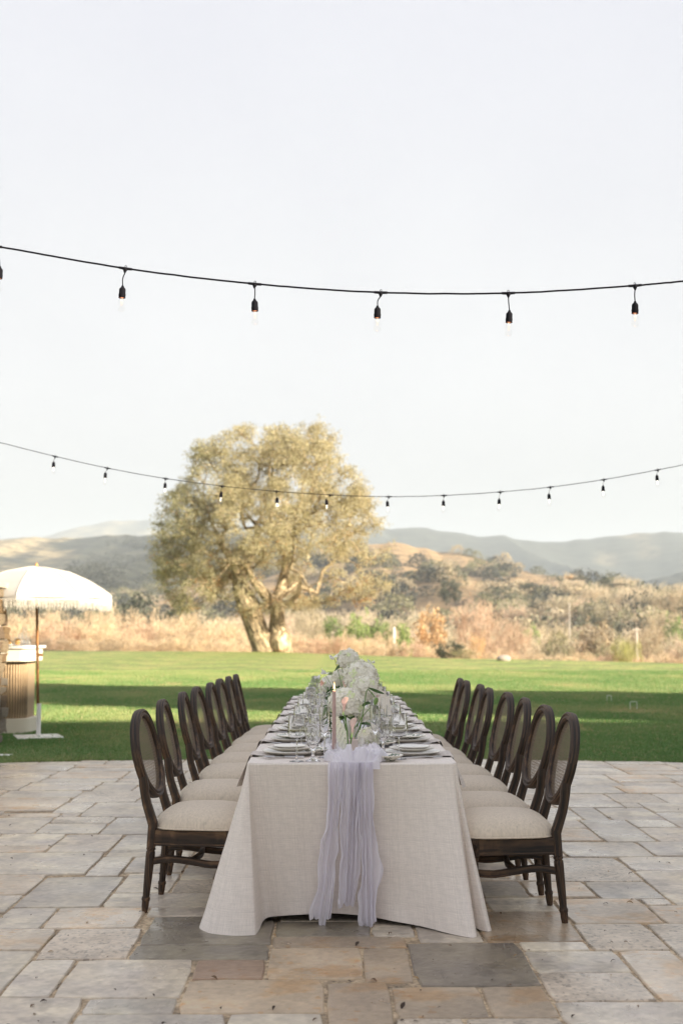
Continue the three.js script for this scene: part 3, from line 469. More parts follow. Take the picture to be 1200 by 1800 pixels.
{ // the great oak at the end of the lawn
  const D = 81, k = D / FPX, base = P(484, 1146, D), t = thing('oak_tree', 'great old oak with golden olive leaves and twin trunk at the end of the lawn', 'tree', [base.x, groundY(base.x, D) - 0.1, -D]);
  const X = (px) => (px - 484) * k, Y = (py) => (1146 - py) * k;
  const st = [
    [[X(468), -0.1, 0.3, 0.95], [X(461), Y(1128), 0.2, 0.74], [X(449), Y(1098), 0.1, 0.7], [X(437), Y(1064), 0, 0.69], [X(424), Y(1036), -0.1, 0.62], [X(418), Y(1010), -0.2, 0.42]],
    [[X(491), -0.1, 0, 1.05], [X(489), Y(1128), 0, 0.78], [X(487), Y(1098), 0, 0.54], [X(487), Y(1072), 0.1, 0.43], [X(482), Y(1056), 0.1, 0.42]],
    [[X(478), Y(1058), 0.1, 0.5], [X(464), Y(1040), 0.6, 0.34], [X(446), Y(1020), 0.9, 0.25], [X(430), Y(985), 1.2, 0.18]],
    [[X(478), Y(1058), 0.1, 0.5], [X(492), Y(1038), -0.2, 0.36], [X(500), Y(1000), -0.6, 0.28], [X(505), Y(950), -0.9, 0.2]],
    [[X(484), Y(1062), 0.1, 0.3], [X(510), Y(1058), 0.9, 0.2], [X(525), Y(1045), 1.6, 0.15], [X(530), Y(1010), 2, 0.12]],
    [[X(490), Y(1045), -0.1, 0.34], [X(520), Y(1025), -0.8, 0.26], [X(556), Y(1040), -1, 0.16], [X(566), Y(1000), -1.2, 0.12]],
    [[X(420), Y(1020), -0.1, 0.42], [X(408), Y(985), -0.6, 0.28], [X(385), Y(955), -1, 0.2]],
    [[X(424), Y(1012), -0.1, 0.4], [X(440), Y(970), -1.4, 0.24], [X(450), Y(920), -2, 0.18]],
  ];
  const edge = [[742, 470, 560], [760, 372, 590], [800, 330, 606], [850, 300, 640], [900, 280, 664], [950, 272, 686], [1000, 274, 694], [1030, 282, 684], [1055, 306, 650], [1080, 318, 340]];
  const inCrown = (R) => {
    const py = mix(746, 1072, Math.pow(R(), 0.85)); let i = 0; while (i < edge.length - 2 && py > edge[i + 1][0]) i++;
    const f = (py - edge[i][0]) / (edge[i + 1][0] - edge[i][0]), a = mix(edge[i][1], edge[i + 1][1], f), b = mix(edge[i][2], edge[i + 1][2], f), px = mix(a + 6, b - 6, R()), c = (a + b) / 2, w = Math.max((b - a) / 2, 60);
    const q = (px - c) / w, zr = Math.sqrt(Math.max(0, 1 - q * q)) * Math.min(w, 205) * k * (py > 1050 ? 0.8 : 1), z = (R() * 2 - 1) * zr;
    const low = smooth(965, 1030, py) * (1 - smooth(0.3, 0.7, Math.hypot(q, z / (205 * k)))); // open under the crown round the trunk
    if (R() < low * 0.97) return null; if (py > 1000 && z > -1 && Math.abs(q) < 0.5 && R() < 0.9) return null;
    const n = noise3(px / 46, py / 40, z / 2.2, 500); if (n < -0.02 && R() < 0.94) return null;
    return V(X(px), Y(py), z);
  };
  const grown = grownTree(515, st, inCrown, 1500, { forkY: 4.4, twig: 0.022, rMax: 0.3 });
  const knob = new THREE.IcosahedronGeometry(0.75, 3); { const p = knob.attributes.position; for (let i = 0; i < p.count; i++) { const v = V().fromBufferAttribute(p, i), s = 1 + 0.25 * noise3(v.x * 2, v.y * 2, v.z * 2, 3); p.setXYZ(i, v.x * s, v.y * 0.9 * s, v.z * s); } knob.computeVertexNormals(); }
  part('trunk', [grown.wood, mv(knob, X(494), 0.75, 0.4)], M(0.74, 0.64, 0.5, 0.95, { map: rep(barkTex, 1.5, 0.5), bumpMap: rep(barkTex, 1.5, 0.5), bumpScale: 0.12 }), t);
  crown(t, 'crown', grown.leafAt, spray(7, 9, 0.31, 0.17), leafMat(1, 1, 1, 0.5), 6.2, 0.64, 99, (R, p) => { const s = smooth(-2, -7, p.x) * 0.55 + R() * 0.35, v = 0.8 + R() * 0.4; if (R() < 0.1 * smooth(8, 4, p.y)) return rgb(0.5, 0.29, 0.12); return rgb(mix(0.53, 0.29, s) * v, mix(0.465, 0.29, s) * v, mix(0.28, 0.15, s) * v); });  // leaves away from the sun tinted darker: side shade put into the colour
}

// ---------------------------------------------------------------- unseen lodge added to shade the terrace, and trees that shade the lawn
{
  const plaster = M(0.72, 0.68, 0.62, 0.9, { map: rep(stoneTex[1], 0.5) }), roofM = M(0.16, 0.13, 0.11, 0.9), dark = M(0.05, 0.05, 0.055, 0.15), woodM = M(0.13, 0.085, 0.05, 0.7);
  const addedLodge = thing('added_house', 'tall pale unseen lodge added to shade the terrace', 'added_house', [23.5, 0, 0]);
  part('wall', box(11, 9.1, 26, 0, 4.55, 8.4, 0), plaster, addedLodge);
  part('roof', [box(11.8, 0.4, 26.8, 0, 9.3, 8.4, 0.02)], roofM, addedLodge);
  for (let k = 0; k < 3; k++) for (let i = 0; i < 6; i++) { const w = part('window', box(0.08, 1.4, 1.1, -5.52, 1.7 + k * 2.9, -2 + i * 4, 0.01), woodM, addedLodge); part('pane', box(0.02, 1.2, 0.9, -5.57, 1.7 + k * 2.9, -2 + i * 4, 0), dark, w); }
  // trees out on the side whose long shadows cross the lawn
  const shadeTree = (x, d, h, r, seed, label) => {
    const t = thing('shade_tree', label, 'tree', [x, -0.1, -d]), R0 = (R) => { const th = R() * 6.28, y = R() * 2 - 1, q = Math.pow(R(), 0.33); return V(Math.cos(th) * Math.sqrt(1 - y * y) * r * q, h - r * 0.85 + y * r * 0.85 * q, Math.sin(th) * Math.sqrt(1 - y * y) * r * q); };
    const g = grownTree(seed, [[[0, 0, 0, 0.3], [0.05, 1.2, 0, 0.24], [0, h - r * 1.75, 0, 0.2]]], R0, 260, { forkY: 1, twig: 0.02, rMax: 0.18 });
    part('trunk', g.wood, barkMat, t); crown(t, 'crown', g.leafAt, spray(17, 8, 0.5, 0.3), leafMat(1, 1, 1, 0.3), 8, 0.7, seed, (R) => rgb(0.12 + R() * 0.06, 0.13 + R() * 0.05, 0.05));
  };
  shadeTree(19, 13.2, 12.0, 3.3, 61, 'broad leafy tree past the end of the lodge');
  shadeTree(24, 14.6, 8.6, 2.4, 62, 'small round tree behind the broad tree past the lodge');
  shadeTree(13, 17.2, 4.4, 2.1, 63, 'low bushy tree on the lawn past the lodge');
}

// ---------------------------------------------------------------- the long table
const TX = 0.061, NEAR = 6.05, FAR = 12.17, TOP = 0.76;
const linenTex = tex(512, (u, v, i, j) => {
  const slub = (a, b, s) => fbm(a * 3, b * 190, 2, 3, 190, s) * 0.5 + fbm(a * 7, b * 90, 3, 7, 90, s + 3) * 0.55 + fbm(a * 2, b * 45, 2, 2, 45, s + 5) * 0.25;
  const k = 0.93 + slub(u, v, 121) * 0.08 + slub(v, u, 131) * 0.08; return [k, k * 0.975, k * 0.95];
});
const linen = M(0.91, 0.88, 0.855, 0.85, { map: rep(linenTex, 1 / 0.15), bumpMap: rep(linenTex, 1 / 0.15), bumpScale: 0.0006, sheen: 0.2, sheenRoughness: 0.6, side: THREE.DoubleSide });
{
  const t = thing('banquet_table', 'long banquet table under the pale linen cloth between the two rows of chairs', 'table', [TX, 0, -(NEAR + FAR) / 2]), L = FAR - NEAR - 0.04, ply = M(0.4, 0.3, 0.2, 0.7);
  part('table_top', box(0.97, 0.03, L, 0, TOP - 0.028, 0), ply, t);
  for (const [x, z] of [[-0.38, L / 2 - 0.5], [0.38, L / 2 - 0.5], [-0.38, 0], [0.38, 0], [-0.38, 0.5 - L / 2], [0.38, 0.5 - L / 2]]) part('leg', tube([V(x, 0, z), V(x, TOP - 0.04, z)], 0.018, 8), M(0.3, 0.3, 0.3, 0.4), t);
}
{
  // pairs of a point on the table's rim and the point of the hem below it
  const pairs = [
    [0, 12.17, 0, 12.24, 0.01], [-0.4, 12.17, -0.42, 12.25, 0.01], [-0.5, 12.165, -0.6, 12.26, 0.008], [-0.505, 12.1, -0.6, 12.08, 0.008], [-0.505, 11, -0.57, 11, 0.01], [-0.505, 9.5, -0.585, 9.5, 0.012], [-0.505, 8, -0.57, 8, 0.01], [-0.505, 7, -0.58, 6.95, 0.01], [-0.505, 6.55, -0.6, 6.5, 0.008],
    [-0.504, 6.25, -0.66, 6.24, 0.006], [-0.503, 6.12, -0.72, 6.03, 0.006], [-0.5, 6.07, -0.665, 5.91, 0.006], [-0.497, 6.055, -0.55, 5.85, 0.006], [-0.494, 6.052, -0.455, 5.855, 0.006], [-0.492, 6.052, -0.437, 5.885, 0.008], [-0.489, 6.054, -0.428, 5.97, 0.012], [-0.484, 6.055, -0.42, 6.08, 0.02],
    [-0.46, 6.053, -0.39, 6.125, 0.03], [-0.3, 6.05, -0.26, 6.13, 0.042], [-0.1, 6.05, -0.09, 6.13, 0.045], [0.1, 6.05, 0.1, 6.1, 0.032], [0.28, 6.05, 0.31, 6.0, 0.016], [0.4, 6.05, 0.45, 5.885, 0.008], [0.455, 6.05, 0.53, 5.83, 0.006], [0.473, 6.051, 0.562, 5.845, 0.006], [0.482, 6.052, 0.566, 5.91, 0.01],
    [0.488, 6.054, 0.568, 5.985, 0.014], [0.493, 6.056, 0.59, 5.955, 0.008], [0.497, 6.062, 0.628, 5.93, 0.006], [0.502, 6.09, 0.655, 5.99, 0.006], [0.504, 6.14, 0.63, 6.09, 0.008], [0.505, 6.3, 0.585, 6.3, 0.01], [0.505, 6.6, 0.57, 6.6, 0.01], [0.505, 7.4, 0.585, 7.4, 0.01], [0.505, 8.6, 0.57, 8.6, 0.01], [0.505, 10, 0.585, 10, 0.01], [0.505, 11.2, 0.57, 11.2, 0.01], [0.505, 12.1, 0.6, 12.08, 0.008], [0.5, 12.165, 0.6, 12.26, 0.008], [0.4, 12.17, 0.42, 12.25, 0.01], [0, 12.17, 0, 12.24, 0.01]];
  const N = (pairs.length - 1) * 14, cr = (k, f) => { const n = pairs.length, i = Math.min(Math.floor(f), n - 2), t = f - i, g = (q) => pairs[clamp(q, 0, n - 1)][k], a = g(i - 1), b = g(i), c = g(i + 1), d = g(i + 2); const m1 = (c - a) * 0.42, m2 = (d - b) * 0.42, t2 = t * t, t3 = t2 * t; return (2 * t3 - 3 * t2 + 1) * b + (t3 - 2 * t2 + t) * m1 + (-2 * t3 + 3 * t2) * c + (t3 - t2) * m2; };
  const cols = []; let s = 0;
  for (let i = 0; i <= N; i++) { const f = (i / N) * (pairs.length - 1), c = [0, 1, 2, 3, 4].map((k) => cr(k, f)); if (i) s += Math.hypot((c[0] + c[2] - cols[i - 1][0] - cols[i - 1][2]) / 2, (c[1] + c[3] - cols[i - 1][1] - cols[i - 1][3]) / 2); c.push(s); cols.push(c); }
  const skirt = surf(N, 40, (u, v, i, j) => {
    const [x, d, hx, hd, hy, len] = cols[i], q = j <= 4 ? 0 : (j - 4) / 36, a = j <= 4 ? (j / 4) * Math.PI * 0.5 : Math.PI / 2, r = 0.009;
    const e = Math.pow(q, 1.12), side = Math.abs(x) > 0.5 ? 1 : 0, rip = (0.012 * Math.sin(len * 9 + 2 * fbm(len, 0.5, 2)) * side + fbm(len * 5, q * 3 + 4, 3, 0, 0, 141) * 0.012) * q + fbm(len * 16, q * 5, 3, 0, 0, 142) * 0.004 * Math.sqrt(q) * (1 - q * 0.3) + (1 - side) * (0.016 * fbm(len * 4.5 + q * 1.2, q * 0.7, 2, 0, 0, 143) + 0.006 * Math.sin(len * 15 + 5 * fbm(len * 2, q * 1.2, 2, 0, 0, 144))) * Math.pow(q, 0.8);
    const nx = Math.sign(x) * side, nd = side ? 0 : d < 8 ? -1 : 1, y = j <= 4 ? TOP - r + r * Math.cos(a) : mix(TOP - r, hy, q), ox = -r + r * Math.sin(a);
    return [TX + mix(x, hx, e) + nx * (rip + ox), y, -(mix(d, hd, e) + nd * (rip + ox)), len, y];
  });
  const top = surf(30, 160, (u, v) => { const x = mix(-0.497, 0.497, u), d = mix(NEAR + 0.008, FAR - 0.008, v); return [TX + x, TOP + 0.0008 * fbm(x * 9, d * 5, 3), -d, x, d]; });
  const c = part('tablecloth', [top, skirt], linen); tag(c, 'pale grey linen tablecloth reaching the ground, with draped folds at its corners', 'tablecloth');
}
{ // lavender gauze runner: heaped along the table, three strips hanging over the near edge
  const gauze = M(0.89, 0.87, 0.93, 0.9, { transmission: 0.45, thickness: 0, sheen: 0.3, side: THREE.DoubleSide }), t = thing('table_runner', 'crumpled lavender gauze runner hanging over the near end of the table', 'table runner', [TX, 0, 0]);
  const heap = surf(120, 560, (u, v) => {
    const d = mix(NEAR - 0.022, FAR - 0.25, Math.pow(v, 1.3)), w = mix(0.112, 0.12 + 0.03 * Math.sin(d * 2.1) + 0.035 * smooth(6.5, 6.15, d), smooth(NEAR, NEAR + 0.1, d)), k = (u - 0.5) * 2, x = k * w + 0.02 * Math.sin(d * 3.3);
    const wob = fbm(d * 1.6, k * 1.2, 3, 0, 0, 151) * 5, fold = 0.5 + 0.5 * Math.sin(k * 8 + wob + 1.6 * Math.sin(d * 5 + k * 2)), fold2 = 0.5 + 0.5 * Math.sin(k * 17 - wob * 1.7 + d * 4), big = 0.5 + 0.9 * fbm(k * 1.4 + 4, d * 3.4, 3, 0, 0, 153), crease = Math.abs(fbm(k * 6 + wob * 0.4, d * 15 + k * 3, 3, 0, 0, 154));
    const near = smooth(NEAR - 0.02, NEAR + 0.05, d), amp = 0.65 + 0.75 * smooth(7, 6.2, d), mid = 1 - 0.78 * (1 - smooth(0.25, 0.7, Math.abs(k + 0.08))) * smooth(7.2, 6.7, d) * smooth(NEAR + 0.02, NEAR + 0.12, d), h = 0.003 + mid * (big * 0.04 + fold * 0.02 + fold2 * 0.012 + crease * 0.042) * near * amp * Math.pow(Math.max(0, 1 - k * k), 0.4);
    return [x + (fold - 0.5) * 0.02, TOP + 0.002 + h - 0.03 * smooth(NEAR, NEAR - 0.022, d), -d + 0.012 * (fold2 - 0.5) * near];
  });
  part('heaped_gauze', heap, gauze, t);
  const panel = (ta, tb, ba, bb, hem, n, seed, off) => surf(130, 70, (u, v) => {
    const q = Math.pow(v, 0.92), a = mix(ta, ba, Math.pow(v, 1.3)), b = mix(tb, bb, Math.pow(v, 1.3)), p1 = u * n * 4.2 + 5 * fbm(u * 2.2, v * 1.1, 2, 0, 0, seed), p2 = u * n * 11 + 6 * fbm(u * 3 + 5, v * 2.2, 3, 0, 0, seed + 1), loose = smooth(0, 0.25, v);
    const edge = fbm(v * 3.2, u > 0.5 ? 3 : 9, 3, 0, 0, seed + 2) * 0.05 * Math.pow(Math.abs(u - 0.5) * 2, 2) * smooth(0.05, 0.5, v), x = mix(a, b, u) + Math.sin(p1 + 1.2) * 0.007 * loose + Math.sin(p2) * 0.002 + edge, y = mix(TOP + 0.012, hem + fbm(u * 5, 2, 3, 0, 0, seed + 4) * 0.035 + 0.012 * Math.sin(p1), q);
    const base = mix(NEAR - 0.012, mix(6.1, 6.03, smooth(0, 0.3, x)), Math.pow(v, 1.12)) - 0.014, fold = (1 + Math.sin(p1)) * 0.0115 * loose + (1 + Math.sin(p2)) * mix(0.006, 0.0042, v) + 0.01 * (0.5 + fbm(u * 3, v * 5, 3, 0, 0, seed + 6));
    return [x, y, -(base - fold - off)];
  });
  part('hanging_strip', panel(-0.112, -0.035, -0.178, -0.108, 0.025, 4, 161, 0.002), gauze, t);
  part('hanging_strip', panel(-0.045, 0.042, -0.082, 0.022, 0.1, 6, 171, 0.012), gauze, t);
  part('hanging_strip', panel(0.03, 0.1, 0.038, 0.128, 0.02, 5, 181, 0.004), gauze, t);
}

// ---------------------------------------------------------------- sixteen cane-backed chairs
const grain = tex(512, (u, v) => { const w = fbm(u * 34, v * 3, 5, 34, 3, 191), s = smooth(0.16, 0.34, fbm(u * 60, v * 2.4 + w, 3, 60, 2, 192)), worn = smooth(0.1, 0.45, fbm(u * 6, v * 5, 4, 6, 5, 193)); const k = 0.55 + w * 0.5 + worn * 0.3; return [k * (1 - s * 0.45), k * 0.96 * (1 - s * 0.48), k * 0.9 * (1 - s * 0.5)]; });
const chairWood = M(0.15, 0.09, 0.052, 0.64, { map: rep(grain, 5, 2.2), bumpMap: rep(grain, 5, 2.2), bumpScale: 0.0012 });
const seatTex = tex(256, (u, v) => { const k = 0.94 + fbm(u * 60, v * 60, 2, 60, 60, 195) * 0.07 - smooth(0.47, 0.5, fbm(u * 38, v * 38, 2, 38, 38, 197)) * 0.06; return [k, k * 0.98, k * 0.95]; });
const seatCloth = M(0.76, 0.69, 0.6, 0.9, { map: rep(seatTex, 3), bumpMap: rep(seatTex, 3), bumpScale: 0.0006 });
const caneMat = M(0.21, 0.15, 0.095, 0.6);
function makeChair() {
  const t = thing('cane_back_chair', '', 'chair'), LEAN = Math.tan(rad(13)), zb = (y) => -0.2 - Math.max(0, y - 0.44) * LEAN - 0.012 * Math.sin(clamp((y - 0.44) / 0.2, 0, 1) * Math.PI);
  const turned = (a, b, prof) => tube(prof.map(([q]) => a.clone().lerp(b, q)), prof.map((p) => p[1]), 14);
  for (const s of [-1, 1]) { // rear legs, block then turned and tapered
    const a = V(s * 0.196, 0.325, -0.207), b = V(s * 0.2, 0, -0.236);
    part('leg', [turned(a, b, [[0, 0.014], [0.015, 0.017], [0.035, 0.023], [0.055, 0.024], [0.075, 0.018], [0.09, 0.0225], [0.13, 0.0235], [0.45, 0.021], [0.76, 0.017], [0.78, 0.021], [0.81, 0.0215], [0.83, 0.0185], [0.9, 0.018], [0.98, 0.0145], [1, 0.013]]),
      bar([V(s * 0.196, 0.32, -0.207), V(s * 0.196, 0.44, -0.2)], 0.046, 0.042)], chairWood, t);
    const pp = [0.43, 0.48, 0.53, 0.58, 0.62, 0.66, 0.7].map((y) => V(s * (0.196 + 0.012 * smooth(0.5, 0.7, y)), y, zb(y)));
    part('back_post', bar(pp, [0.046, 0.044, 0.041, 0.04, 0.043, 0.038, 0.022], [0.046, 0.044, 0.042, 0.041, 0.045, 0.042, 0.034]), chairWood, t);
    const f = V(s * 0.222, 0.325, 0.2), g = V(s * 0.222, 0, 0.205);
    part('leg', [turned(f, g, [[0, 0.015], [0.02, 0.018], [0.04, 0.025], [0.07, 0.025], [0.09, 0.017], [0.11, 0.024], [0.15, 0.0245], [0.5, 0.021], [0.8, 0.0165], [0.82, 0.021], [0.86, 0.0205], [0.88, 0.017], [1, 0.013]]), box(0.05, 0.088, 0.05, s * 0.222, 0.362, 0.2, 0.006),
      ...[0, 1, 2, 3].map((k) => mv(new THREE.TorusGeometry(0.012, 0.003, 4, 10, Math.PI * 2).rotateY(Math.PI / 2), s * 0.247, 0.362, 0.2))], chairWood, t);
    const sp = [0, 0.25, 0.5, 0.75, 1].map((q) => V(s * (mix(0.198, 0.222, q) - 0.035 * Math.sin(q * Math.PI)), 0.245 + 0.012 * Math.sin(q * 6.28), mix(-0.22, 0.2, q)));
    part('stretcher', bar(curvePts(sp, 12), 0.026, 0.034, V(1, 0, 0)), chairWood, t);
  }
  part('stretcher', bar([V(-0.18, 0.245, -0.01), V(0, 0.245, 0.005), V(0.18, 0.245, -0.01)], 0.024, 0.03, V(0, 0, 1)), chairWood, t);
  const rail = (pts) => bar(curvePts(pts, 10), 0.028, 0.078, V(0, 0, 1));
  part('seat_frame', [rail([V(-0.22, 0.365, 0.205), V(-0.1, 0.367, 0.225), V(0, 0.37, 0.23), V(0.1, 0.367, 0.225), V(0.22, 0.365, 0.205)]), bar([V(-0.19, 0.365, -0.205), V(0.19, 0.365, -0.205)], 0.026, 0.078, V(0, 0, 1)),
    ...[-1, 1].map((s) => bar([V(s * 0.2, 0.365, -0.19), V(s * 0.226, 0.365, 0.19)], 0.028, 0.078)), ...[-1, 1].map((s) => bar([V(s * 0.206, 0.333, -0.19), V(s * 0.232, 0.333, 0.19)], 0.02, 0.014))], chairWood, t);
  // cushion
  const half = (k, a) => { const c = Math.cos(a), s = Math.sin(a), n = 4.2, r = 1 / Math.pow(Math.pow(Math.abs(c), n) + Math.pow(Math.abs(s), n), 1 / n), z = s * r; return [c * r * mix(0.222, 0.262, (z + 1) / 2) * k, (z * 0.232 + 0.024 * (1 - c * c * r * r) * (z > 0 ? z : -z * 0.2)) * k + 0.022]; };
  const lay = [[0.0, 0.514], [0.25, 0.512], [0.5, 0.506], [0.68, 0.497], [0.82, 0.481], [0.91, 0.463], [0.965, 0.442], [0.992, 0.424], [1, 0.412], [0.985, 0.405], [0.9, 0.402], [0, 0.402]];
  const cush = surf(64, lay.length - 1, (u, v, i, j) => { const [k, y] = lay[j], p = half(Math.max(k, 0.001), -u * Math.PI * 2); return [p[0], y, p[1], p[0], p[1]]; }, true);
  const cushion = part('seat', cush, seatCloth, t);
  part('piping', tube([...Array(49)].map((_, i) => { const p = half(1.004, (i / 48) * Math.PI * 2); return V(p[0], 0.41, p[1]); }), 0.0048, 6, false), seatCloth, cushion);
  // oval back in a plane that leans
  const up = V(0, 1, -LEAN).normalize(), fw = V(0, LEAN, 1).normalize(), O = V(0, 0.758, zb(0.758)), at = (x, y, w) => O.clone().addScaledVector(V(1, 0, 0), x).addScaledVector(up, y).addScaledVector(fw, w - 0.16 * x * x + 0.006);
  const prof = [[0, -0.02], [0.002, -0.004], [0.001, 0.012], [-0.006, 0.0205], [-0.011, 0.0215], [-0.016, 0.0175], [-0.019, 0.0135], [-0.024, 0.0185], [-0.031, 0.019], [-0.037, 0.0125], [-0.041, 0.003], [-0.041, -0.013], [-0.034, -0.021], [-0.008, -0.022], [0, -0.02]];
  const ring = toCreasedNormals(surf(72, prof.length - 1, (u, v, i, j) => { const a = u * Math.PI * 2, [r, w] = prof[j], q = at(Math.cos(a) * (0.247 + r), Math.sin(a) * (0.229 + r), w); return [q.x, q.y, q.z, j * 0.012, u * 1.5]; }, true), 0.6);
  part('back_frame', ring, chairWood, t);
  const rx = 0.208, ry = 0.191, strands = [], strip = (x0, y0, x1, y1, w, z) => { const n = 4, pts = [...Array(n + 1)].map((_, i) => at(mix(x0, x1, i / n), mix(y0, y1, i / n), z)), sd = V().subVectors(pts[n], pts[0]).normalize().cross(fw).normalize(); const g = surf(n, 1, (u, v, i, j) => { const q = pts[i].clone().addScaledVector(sd, (j - 0.5) * w); return [q.x, q.y, q.z]; }); strands.push(g, mv(g.clone(), -fw.x * 0.0011, -fw.y * 0.0011, -fw.z * 0.0011)); };
  const P0 = 0.0145, line = (ox, oy, dx, dy, w, z) => { const A = (dx / rx) ** 2 + (dy / ry) ** 2, B = 2 * ((ox * dx) / rx ** 2 + (oy * dy) / ry ** 2), C = (ox / rx) ** 2 + (oy / ry) ** 2 - 1, D = B * B - 4 * A * C; if (D <= 0) return; const s = Math.sqrt(D), a = (-B - s) / (2 * A), b = (-B + s) / (2 * A); strip(ox + dx * a, oy + dy * a, ox + dx * b, oy + dy * b, w, z); };
  for (let i = -15; i <= 15; i++) for (const e of [-0.002, 0.002]) { line(i * P0 + e, 0, 0, 1, 0.0015, -0.003); line(0, i * P0 + e, 1, 0, 0.0015, -0.002); }
  for (let i = -32; i <= 32; i++) { line(i * P0 + P0 / 2, 0, 0.7071, 0.7071, 0.0013, -0.001); line(i * P0 + P0 / 2, 0, 0.7071, -0.7071, 0.0013, -0.0005); }
  part('cane_panel', strands, caneMat, t);
  return t;
}
{
  const proto = makeChair(), nth = ['first', 'second', 'third', 'fourth', 'fifth', 'sixth', 'seventh', 'eighth'], h = 0.985;
  const dist = (py) => (EYE - h) / Math.tan(Math.atan((py - 900) / FPX) - PITCH);
  const L = [[235.4, 1245], [276, 1227.6], [311.6, 1214.5], [337.5, 1205.8], [361, 1198.5], [379.7, 1192], [393, 1187.6], [408, 1184]], Rr = [[1012, 1255.5], [970, 1240], [934, 1226.2], [901, 1216.5], [869, 1208.2], [854, 1202], [828, 1195.2], [815.5, 1191]], R = rng(66);
  let first = true;
  for (const [side, list] of [[-1, L], [1, Rr]]) list.forEach(([px, py], i) => {
    const d = clamp(dist(py) + (side < 0 ? -0.07 : 0.08 - i * 0.02), 6.3, 12.2), p = P(px, py, d), o = first ? proto : proto.clone();
    // the top of the back stands 0.32 behind the middle of the seat
    const x = p.x - side * 0.352 + (R() - 0.5) * 0.015, turn = side * (0.022 - Math.PI / 2) + (R() - 0.5) * 0.08;
    const label = `cane backed chair with beige seat, ${nth[i]} from the near end of the ${side < 0 ? 'parasol' : 'croquet hoop'} side`;
    const c = first ? o : copyOf(proto, label); c.userData.label = label; c.userData.group = 'cane backed chairs along both sides of the table'; c.position.set(x, 0, -d); c.rotation.y = turn; first = false;
  });
}

// ---------------------------------------------------------------- place settings
const solidGlass = M(1, 1, 1, 0.0, { transmission: 1, thickness: 0.02, ior: 1.5 }), blown = (pts, from, t = 0.0012, seg = 36) => lathe([[0.0001, 0], ...pts, ...pts.filter((p) => p[1] > from).reverse().map(([x, y]) => [Math.max(x - t, 0.0005), y + (x < 0.03 ? 0.0006 : 0)]), [0.0001, from + 0.003]], seg);
const china = M(0.8, 0.775, 0.72, 0.22), stoneware = M(0.66, 0.62, 0.55, 0.4), steel = M(0.62, 0.62, 0.63, 0.18, { metalness: 1 }), napM = M(0.7, 0.67, 0.65, 0.9, { map: rep(linenTex, 2), side: THREE.DoubleSide }), glassM = M(1, 1, 1, 0.03, { transmission: 1, thickness: 0, ior: 1.9 });
const printTex = (() => { const c = document.createElement('canvas'); c.width = c.height = 256; const g = c.getContext('2d'), R = rng(9); g.fillStyle = '#ece7dc'; g.fillRect(0, 0, 256, 256); for (let i = 0; i < 46; i++) { g.save(); g.translate(128, 128); g.rotate(R() * 6.28); g.translate(60 + R() * 58, 0); g.rotate(R() * 6.28); g.fillStyle = ['#5c6b52', '#78806a', '#4c5a50', '#8d8f85', '#6a7468'][i % 5]; g.beginPath(); g.ellipse(0, 0, 13 + R() * 7, 4 + R() * 3, 0, 0, 7); g.fill(); g.beginPath(); g.ellipse(9, 8, 8, 3, 0.8, 0, 7); g.fill(); g.restore(); } const t = new THREE.CanvasTexture(c); t.colorSpace = THREE.SRGBColorSpace; return t; })();
const printed = M(1, 1, 1, 0.25, { map: printTex });
const plateGeo = (r, h, rim = 0.62) => { const g = lathe([[0, 0.004], [r * 0.5, 0.004], [r * rim, 0.006], [r * (rim + 0.08), h * 0.45], [r * 0.98, h], [r, h - 0.001], [r * 0.99, h - 0.004], [r * (rim + 0.1), h * 0.3 - 0.002], [r * (rim - 0.04), 0], [r * 0.45, 0], [0, 0.001]], 40); const p = g.attributes.position, u = g.attributes.uv; for (let i = 0; i < p.count; i++) u.setXY(i, 0.5 + p.getX(i) / r / 2, 0.5 + p.getZ(i) / r / 2); return g; };
